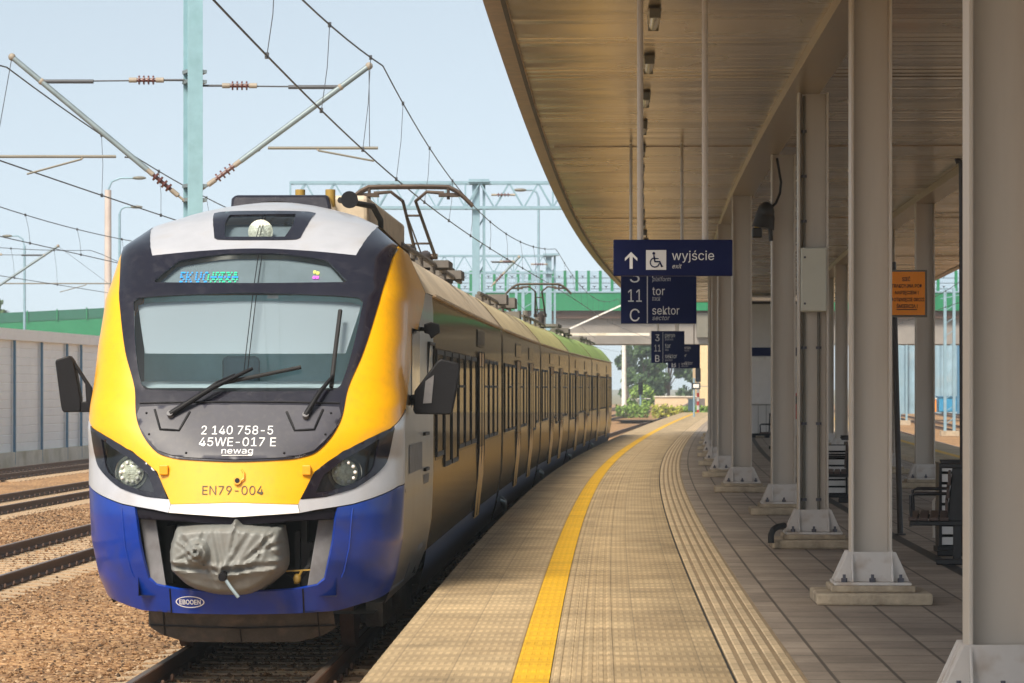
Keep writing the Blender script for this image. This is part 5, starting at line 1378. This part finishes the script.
# ------------------------------------------------------------------ white noise barrier along the left
WO = -21.6
wl = thing('noise_barrier', 'long white ribbed noise barrier with blue posts behind the left tracks', 'barrier', P(115, WO, GROUND))
Yw = ystations(60, 236)
prof = [(WO, -.42)]; z = -.42
while z < 3.45:
    prof += [(WO + .02, z + .02), (WO + .02, z + .28), (WO, z + .30)]; z += .30
sweep(prof, Yw).build('cladding', M['wallwhite'], wl)
sweep([(WO + .16, -1.0), (WO + .16, -.42), (WO - .2, -.42)], Yw).build('concrete_base', M['wallbase'], wl)
sweep([(WO + .22, 3.46), (WO + .25, 3.84), (WO - .3, 3.86), (WO - .3, 3.46)], Yw, closed=True).build('cap', M['wallcap'], wl)
Y = 84.0
k = 0
while Y < 232:
    c = P(Y, WO + .12, 0)
    MB().box((c.x, c.y, 1.3), (.08, .16, 4.3)).build('post', M['wallpost'], wl)
    Y += 4.4 if k % 3 else 2.6; k += 1

# ------------------------------------------------------------------ road bridge beyond the platform
BY = 250.0
def bz(x):   # top of the green girder along the bridge
    return float(np.interp(x, [-200, -60, -40, -28, -10, 200], [2.0, 5.9, 6.9, 7.5, 9.25, 9.25]))
bxs = frange(-75, 62, 60)
br = thing('road_bridge', 'road bridge with green girder, green posts and clear wind screens behind the train', 'bridge', (0, BY, GROUND))
def ribbon(y, za, zb_, d=.3, xs=bxs):
    mb = MB(); n = len(xs)
    vs = []
    for x in xs: vs += [(x, y, bz(x) + za), (x, y, bz(x) + zb_), (x, y + d, bz(x) + zb_), (x, y + d, bz(x) + za)]
    fs = []
    for i in range(n - 1):
        a, b = 4 * i, 4 * i + 4
        fs += [(a, a + 1, b + 1, b), (a + 1, a + 2, b + 2, b + 1), (a + 2, a + 3, b + 3, b + 2), (a + 3, a, b, b + 3)]
    fs += [(0, 1, 2, 3), (4 * n - 1, 4 * n - 2, 4 * n - 3, 4 * n - 4)]
    return mb.add(vs, fs)
ribbon(BY, -1.4, 0).build('girder', M['green'], br)
ribbon(BY + .4, -2.0, -1.38, 9).build('deck', M['rail'], br)  # deck edge, its dark brown stands in for the shadow under the girder
ribbon(BY + .9, -4.0, -1.9, 8).build('concrete_beam', M['bridgeconc'], br)
ribbon(BY + 8.9, -1.4, 0).build('girder', M['green'], br)
right = [x for x in frange(-75, 62, 140) if x > -12]
vis = [x for x in np.arange(-11.5, 12.5, .92)] + [x for x in np.arange(30.5, 40, 1.4)]
for x in vis:
    MB().box((x, BY + .1, bz(x) + .85), (.22, .14, 1.75)).build('post', M['green'], br)
mb = MB()
for z in (.30, .75, 1.15): mb.bar((-12, BY + .25, 9.25 + z), (60, BY + .25, 9.25 + z), .06)
mb.bar((-12, BY - .01, 9.31), (60, BY - .01, 9.31), .12)
mb.build('handrail', M['palesteel'], br)
MB().box((24, BY + .22, 10.1), (72, .03, 1.7)).build('wind_screen', M['panelglass'], br)
mb = MB()
for i, x in enumerate(vis[:-1]):
    for z in (.45, 1.25):
        if (i + int(z)) % 2 == 0 or rng.random() < .7:
            c = Vector((x + .46, BY + .19, 9.25 + z)); mb.add([c + Vector((-.2, 0, .09)), c + Vector((-.05, 0, .02)), c + Vector((0, 0, -.16)), c + Vector((.05, 0, .02)), c + Vector((.2, 0, .09)), c + Vector((0, 0, .07))], [(0, 1, 2, 3, 4, 5)])
mb.build('bird_stickers', M['bird'], br)
# green mesh screen on the sloping left part
ribbon(BY - .05, .0, .75, .04, [x for x in bxs if x < -12]).build('mesh_screen', M['darkgreen'], br)
mb = MB()
for x in [v for v in bxs if v < -12]: mb.box((x, BY - .12, bz(x) + .4), (.1, .1, .9))
ribbon(BY - .1, .74, .82, .1, [x for x in bxs if x < -12])
mb.build('screen_posts', M['green'], br)
for x in (-24, 20.5, 23.5):
    MB().tube([(x, BY + 5, -1), (x, BY + 5, bz(x) - 3.9)], .6, 16).build('pier', M['bridgeconc'], br, smooth=40)
MB().bar((pX(556, BY), BY - .8, pZ(335, BY)), (pX(622, BY), BY - .8, pZ(305, BY)), .12).build('drain_pipe', M['white'], br)
MB().box((pX(585, BY), BY - .9, pZ(334.5, BY)), (10, .2, .2)).build('service_pipe', M['wallbase'], br)
MB().box((pX(706, BY), BY + .6, pZ(325, BY)), (1.4, .5, 1.9)).build('grey_panel', M['conduit'], br)

# ------------------------------------------------------------------ trees and shrubs
def tree(name, label, x, ytop, ybase, Y, wpx, nl, m, seed, group=None, conif=False, leaf=.35):
    rr = random.Random(seed); zb = -1.0; zt = pZ(ytop, Y); xc = pX(x, Y); wr = wpx / FPX * Y / 2; H_ = zt - zb
    t = thing(name, label, 'tree', (xc, Y, zb), 0, group)
    tr = MB(); tr.tube([(xc, Y, zb), (xc + .1, Y, zb + H_ * .35), (xc, Y, zb + H_ * .8)], [.04 * H_ * .6, .03 * H_ * .6, .01 * H_], 8)
    lobes = []
    if conif:
        for k in range(9): lobes.append((Vector((xc, Y, zb + H_ * (.12 + .1 * k))), wr * (1.05 - .105 * k), .5))
    else:
        for k in range(14):
            a = rr.uniform(0, 6.28); h = rr.uniform(.25, .95); w_ = math.sin(min(1, h * 1.05) * math.pi) ** .6
            c = Vector((xc + math.cos(a) * wr * .65 * w_, Y + math.sin(a) * wr * .65 * w_, zb + H_ * h * .92)); lobes.append((c, wr * rr.uniform(.32, .5), .8))
            tr.tube([(xc, Y, zb + H_ * .3), (xc + (c.x - xc) * .5, Y + (c.y - Y) * .5, zb + H_ * .3 + (c.z - zb - H_ * .3) * .6), c], [.02 * H_ * .5, .012 * H_ * .5, .01], 5)
    tr.build('trunk', M['bark'], t)
    cr = MB()
    for i in range(nl):
        c, r_, fl = lobes[i % len(lobes)]
        d = Vector((rr.gauss(0, 1), rr.gauss(0, 1), rr.gauss(0, 1))).normalized() * r_ * rr.random() ** .4; d.z *= fl
        p_ = c + d; s = leaf * rr.uniform(.5, 1.3)
        u = Vector((rr.gauss(0, 1), rr.gauss(0, 1), rr.gauss(0, 1))).normalized(); v_ = u.orthogonal().normalized(); w2 = u.cross(v_)
        cr.add([p_ - v_ * s, p_ - w2 * s * .6, p_ + v_ * s, p_ + w2 * s * .6], [(0, 1, 2, 3)])
    cr.build('crown', m, t)
    return t
G = 'trees beyond the bridge'
tree('leafy_tree', 'large hazy tree in the middle beyond the bridge, left of the small hanging signs', 646, 330, 408, 360, 50, 2600, M['leaf'], 1, G)
tree('leafy_tree', 'hazy tree directly behind the small hanging signs', 668, 336, 408, 385, 44, 2200, M['leaf'], 2, G)
tree('leafy_tree', 'slim hazy tree at the left end of the gap under the bridge', 627, 340, 408, 410, 26, 1500, M['leaf'], 3, G)
tree('leafy_tree', 'hazy tree at the right end of the gap, near the cream wall', 694, 352, 408, 420, 34, 1500, M['leaf'], 4, G)
tree('round_shrub', 'bright round bush in front of the hazy trees', 640, 384, 408, 330, 30, 1500, M['leafbright'], 5, None, leaf=.25)
tree('leafy_tree', 'tree at the far left edge above the white barrier', -3, 281, 330, 300, 30, 1500, M['leaf'], 6, None)
tree('leafy_tree', 'treetop peeking out left of the yellow train front', 100, 288, 330, 310, 16, 900, M['leaf'], 7, None)
G2 = 'pale conifers on the horizon'
for i, (x, yt, w_) in enumerate(((28, 310, 6), (34, 307, 7), (40, 311, 6), (52, 309, 7), (60, 305, 8), (66, 309, 6), (76, 311, 7))):
    tree('distant_conifer', 'pale hazy conifer on the horizon at the far left above the green bridge screen', x, yt, 330, 640, w_, 350, M['conifer'], 20 + i, G2, True, leaf=.6)
def low_shrub(label, x, ytop, Y, wpx, m, seed):
    rr = random.Random(seed); xc = pX(x, Y); wr = wpx / FPX * Y / 2; zb = -.95; h = pZ(ytop, Y) - zb
    t = thing('low_shrub', label, 'shrub', (xc, Y, zb), 0, 'low shrubs along the track beyond the platform')
    b = MB()
    for i in range(420):
        c = Vector((xc + rr.uniform(-1, 1) * wr, Y + rr.uniform(-.7, .7), zb + h * rr.random() ** .7 * (1 - .3 * rr.random())))
        u = Vector((rr.gauss(0, 1), rr.gauss(0, 1), rr.gauss(0, 1))).normalized(); v_ = u.orthogonal().normalized(); w2 = u.cross(v_); s = rr.uniform(.08, .2)
        b.add([c - v_ * s, c - w2 * s * .5, c + v_ * s, c + w2 * s * .5], [(0, 1, 2, 3)])
    b.build('leaves', m, t)
    st = MB()
    for k in range(6): st.tube([(xc + rr.uniform(-.2, .2), Y, zb), (xc + rr.uniform(-1, 1) * wr * .7, Y, zb + h * .7)], .02, 5)
    st.build('stems', M['bark'], t)
for i, (x, yt, Y, w_, m, lb) in enumerate(((624, 404.5, 281, 16, 'leafbright', 'green shrub beside the rear end of the train'), (640, 404, 284, 18, 'leafbright', 'green shrub in front of the round bush'), (660, 403.5, 279, 16, 'leafyellow', 'yellow green shrub before the beige wall'),
                                       (675, 405, 279, 16, 'leafyellow', 'yellowish shrub at the foot of the dark ramp'), (690, 405, 282, 14, 'leafbright', 'green shrub beside the red and white post'), (706, 404.5, 280, 12, 'leafbright', 'green shrub at the foot of the cream building'))):
    low_shrub(lb, x, yt, Y, w_, M[m], 40 + i)

# ------------------------------------------------------------------ things beyond the bridge
def boxpx(mb, x0, y0, x1, y1, Y, d):
    a, b = px(x0, y0, Y), px(x1, y1, Y); return mb.box(((a.x + b.x) / 2, Y + d / 2, (a.z + b.z) / 2), (b.x - a.x, d, a.z - b.z))
t = thing('beige_wall', 'low beige wall with a dark ramp in front of it beyond the platform end', 'wall', px(672, 410, 296))
boxpx(MB(), 655, 397, 697, 412, 296, .4).build('wall', M['beige'], t)
boxpx(MB(), 654, 396, 698, 397.2, 295.9, .6).build('coping', M['wallbase'], t)
MB().prism([(672, 412), (697, 398.5), (705, 398.5), (705, 412)], lambda a, b, d: px(a, b, 290) + Vector((0, d, 0)), 2).build('ramp', M['darkroof'], t)
t = thing('cream_building', 'cream yellow building beyond the bridge next to the canopy columns', 'building', px(712, 412, 300))
boxpx(MB(), 700, 318, 790, 414, 300, 12).build('wall', M['yellowwall'], t)
boxpx(MB(), 698, 315, 792, 318, 299.6, 13).build('roof', M['darkroof'], t)
for x in (716, 728, 740):
    f = boxpx(MB(), x, 345, x + 6, 362, 299.94, .1).build('window', M['white'], t); boxpx(MB(), x + .7, 346, x + 5.3, 361, 299.9, .05).build('pane', M['sideglass'], f)
# signals
def signal(label, x, ytop, ybase, Y, red):
    c = px(x, ytop, Y); zb = pZ(ybase, Y)
    t = thing('railway_signal', label, 'signal', (c.x, Y, zb))
    n = 8; L_ = (c.z - zb) / n
    if red:
        for k in range(n): MB().tube([(c.x, Y, zb + k * L_), (c.x, Y, zb + (k + 1) * L_)], .10, 10).build('mast_band', M['red' if k % 2 == 0 else 'white'], t)
    else: MB().tube([(c.x, Y, zb), (c.x, Y, c.z)], .09, 10).build('mast', M['palesteel'], t)
    MB().box((c.x, Y - .1, c.z + .4), (.42, .25, 1.1)).build('signal_head', M['black'], t, bevel=.05)
    b = MB()
    for k in range(3): b.tube([(c.x, Y - .23, c.z + .05 + k * .34), (c.x, Y - .42, c.z + .05 + k * .34)], .12, 10)
    b.build('lamp_hoods', M['black'], t)
    MB().bar((c.x - .3, Y + .2, c.z - .5), (c.x + .9, Y + .2, c.z - .5), .06).build('platform_rail', M['white'], t)
signal('railway signal on a red and white banded post beyond the platform end', 698, 380, 414, 255, True)
signal('dark railway signal head on a slim pale mast before the trees', 640.5, 393, 409, 285, False)
t = thing('equipment_cabinet', 'small pale blue trackside cabinet beside the signal post', 'cabinet', px(691, 411, 258))
boxpx(MB(), 688.5, 399, 694, 411, 258, .8).build('body', M['palesteel'], t, bevel=.04); boxpx(MB(), 688, 398, 694.5, 399.2, 257.9, 1).build('lid', M['wallbase'], t)
t = thing('platform_clock', 'dark double sided clock or monitor bracket near the red and white post', 'clock', px(694, 388, 200))
MB().tube([(pX(694, 200), 200, 0), (pX(694, 200), 200, pZ(378, 200))], .06, 8).build('pole', M['palesteel'], t)
MB().box((pX(696, 200), 200, pZ(386, 200)), (.55, .2, .4)).build('case', M['black'], t, bevel=.05)
MB().box((pX(696, 200), 199.89, pZ(386, 200)), (.36, .02, .24)).build('face', M['white'], t)
# white kiosk under the canopy
KY = 117.0
t = thing('platform_kiosk', 'white kiosk with a navy band standing under the far end of the canopy', 'kiosk', px(772, 437, KY))
boxpx(MB(), 743, 304, 806, 437.5, KY, 6).build('wall', M['kiosk'], t)
boxpx(MB(), 742, 301, 807, 304, KY - .15, 6.3).build('roof', M['darkpole'], t)
boxpx(MB(), 743, 347.5, 806, 356, KY - .06, .06).build('navy_band', M['navy'], t)
boxpx(MB(), 743, 357, 806, 361, KY - .05, .05).build('sill', M['white'], t)
mb = MB()
for x in (750, 758, 766, 774, 790): boxpx(mb, x, 405, x + .4, 436, KY - .01, .02)
boxpx(mb, 743, 404.5, 806, 405.2, KY - .02, .03); mb.build('panel_joint', M['conduit'], t)
boxpx(MB(), 743, 361, 806, 404, KY - .03, .03).build('wall_panel', M['whitepanel'], t)
boxpx(MB(), 743, 436, 806, 440, KY - .3, 6.4).build('plinth', M['concrete'], t)
t = thing('fire_extinguisher', 'red cabinet on the wall of the white kiosk between two columns', 'cabinet', px(796, 415, KY - .2))
boxpx(MB(), 793.5, 393, 801, 419, KY - .35, .28).build('body', M['red'], t, bevel=.03); boxpx(MB(), 794.5, 396, 800, 404, KY - .37, .02).build('label_plate', M['black'], t)
t = thing('luggage_trolley', 'dark low trolley parked at the kiosk wall', 'trolley', px(758, 437, KY - .9))
b = MB(); c = px(760, 434.5, KY - .9); b.box(c, (.7, .5, .08)); b.build('deck', M['black'], t)
b = MB(); b.tube([c + Vector((.33, 0, 0)), c + Vector((.36, 0, .75))], .025, 6); b.tube([c + Vector((.36, -.2, .75)), c + Vector((.36, .2, .75))], .025, 6); b.build('handle', M['black'], t)
for s in (-.25, .25): MB().tube([c + Vector((s, -.28, -.08)), c + Vector((s, .28, -.08))], .08, 10).build('wheel', M['rubber'], t)
# right side background
t = thing('noise_barrier', 'hazy blue grey barrier wall at the far right beyond the tracks', 'barrier', px(930, 415, 330))
mb = MB(); a, b_ = px(880, 342, 330), px(1010, 414, 330)
mb.grid(lambda x, z: Vector((x, 330 + .12 * (int((x - a.x) / .9) % 2), z)), frange(a.x, b_.x, 60), [b_.z, a.z]); mb.build('cladding', M['bluebarrier'], t)
mb = MB()
for x in frange(a.x, b_.x, 6): mb.box((x, 329.8, (a.z + b_.z) / 2), (.25, .25, a.z - b_.z))
mb.build('posts', M['wallpost'], t)
t = thing('skip_container', 'bright blue container standing by the blue grey barrier', 'container', px(948, 412, 300))
boxpx(MB(), 939, 397, 957, 412, 300, 2).build('body', M['bluebin'], t, bevel=.1); boxpx(MB(), 938.6, 396, 957.4, 397.4, 299.9, 2.2).build('rim', M['wallpost'], t)
t = thing('equipment_cabinet', 'small orange trackside cabinet left of the bright blue container', 'cabinet', px(934, 412, 300))
boxpx(MB(), 931.5, 399, 936.5, 412, 300, .6).build('body', M['osign'], t, bevel=.04); boxpx(MB(), 931, 398, 937, 399.2, 299.9, .8).build('lid', M['wallbase'], t)
# service road slab crossing behind the platform end
struct(MB().add([P(236, -6, -.60), P(236, 14, -.60), P(248, 14, -.84), P(248, -6, -.84)], [(0, 1, 2, 3)]).build('road', M['concrete']))

# ------------------------------------------------------------------ hazy summer air
hz = bpy.data.materials.new('hazy_air'); hz.use_nodes = True; t_ = hz.node_tree
for n in list(t_.nodes): t_.nodes.remove(n)
ho = t_.nodes.new("ShaderNodeOutputMaterial"); hv = t_.nodes.new("ShaderNodeVolumePrincipled")
hv.inputs["Color"].default_value = (.80, .90, .97, 1); hv.inputs["Density"].default_value = .0005; hv.inputs["Anisotropy"].default_value = .0
t_.links.new(hv.outputs[0], ho.inputs["Volume"])
haze = MB().box((0, 780, 8), (2000, 1660, 20.4)).build('haze', hz); haze['kind'] = 'stuff'; tag(haze, 'pale summer haze lying over the whole station', 'haze')
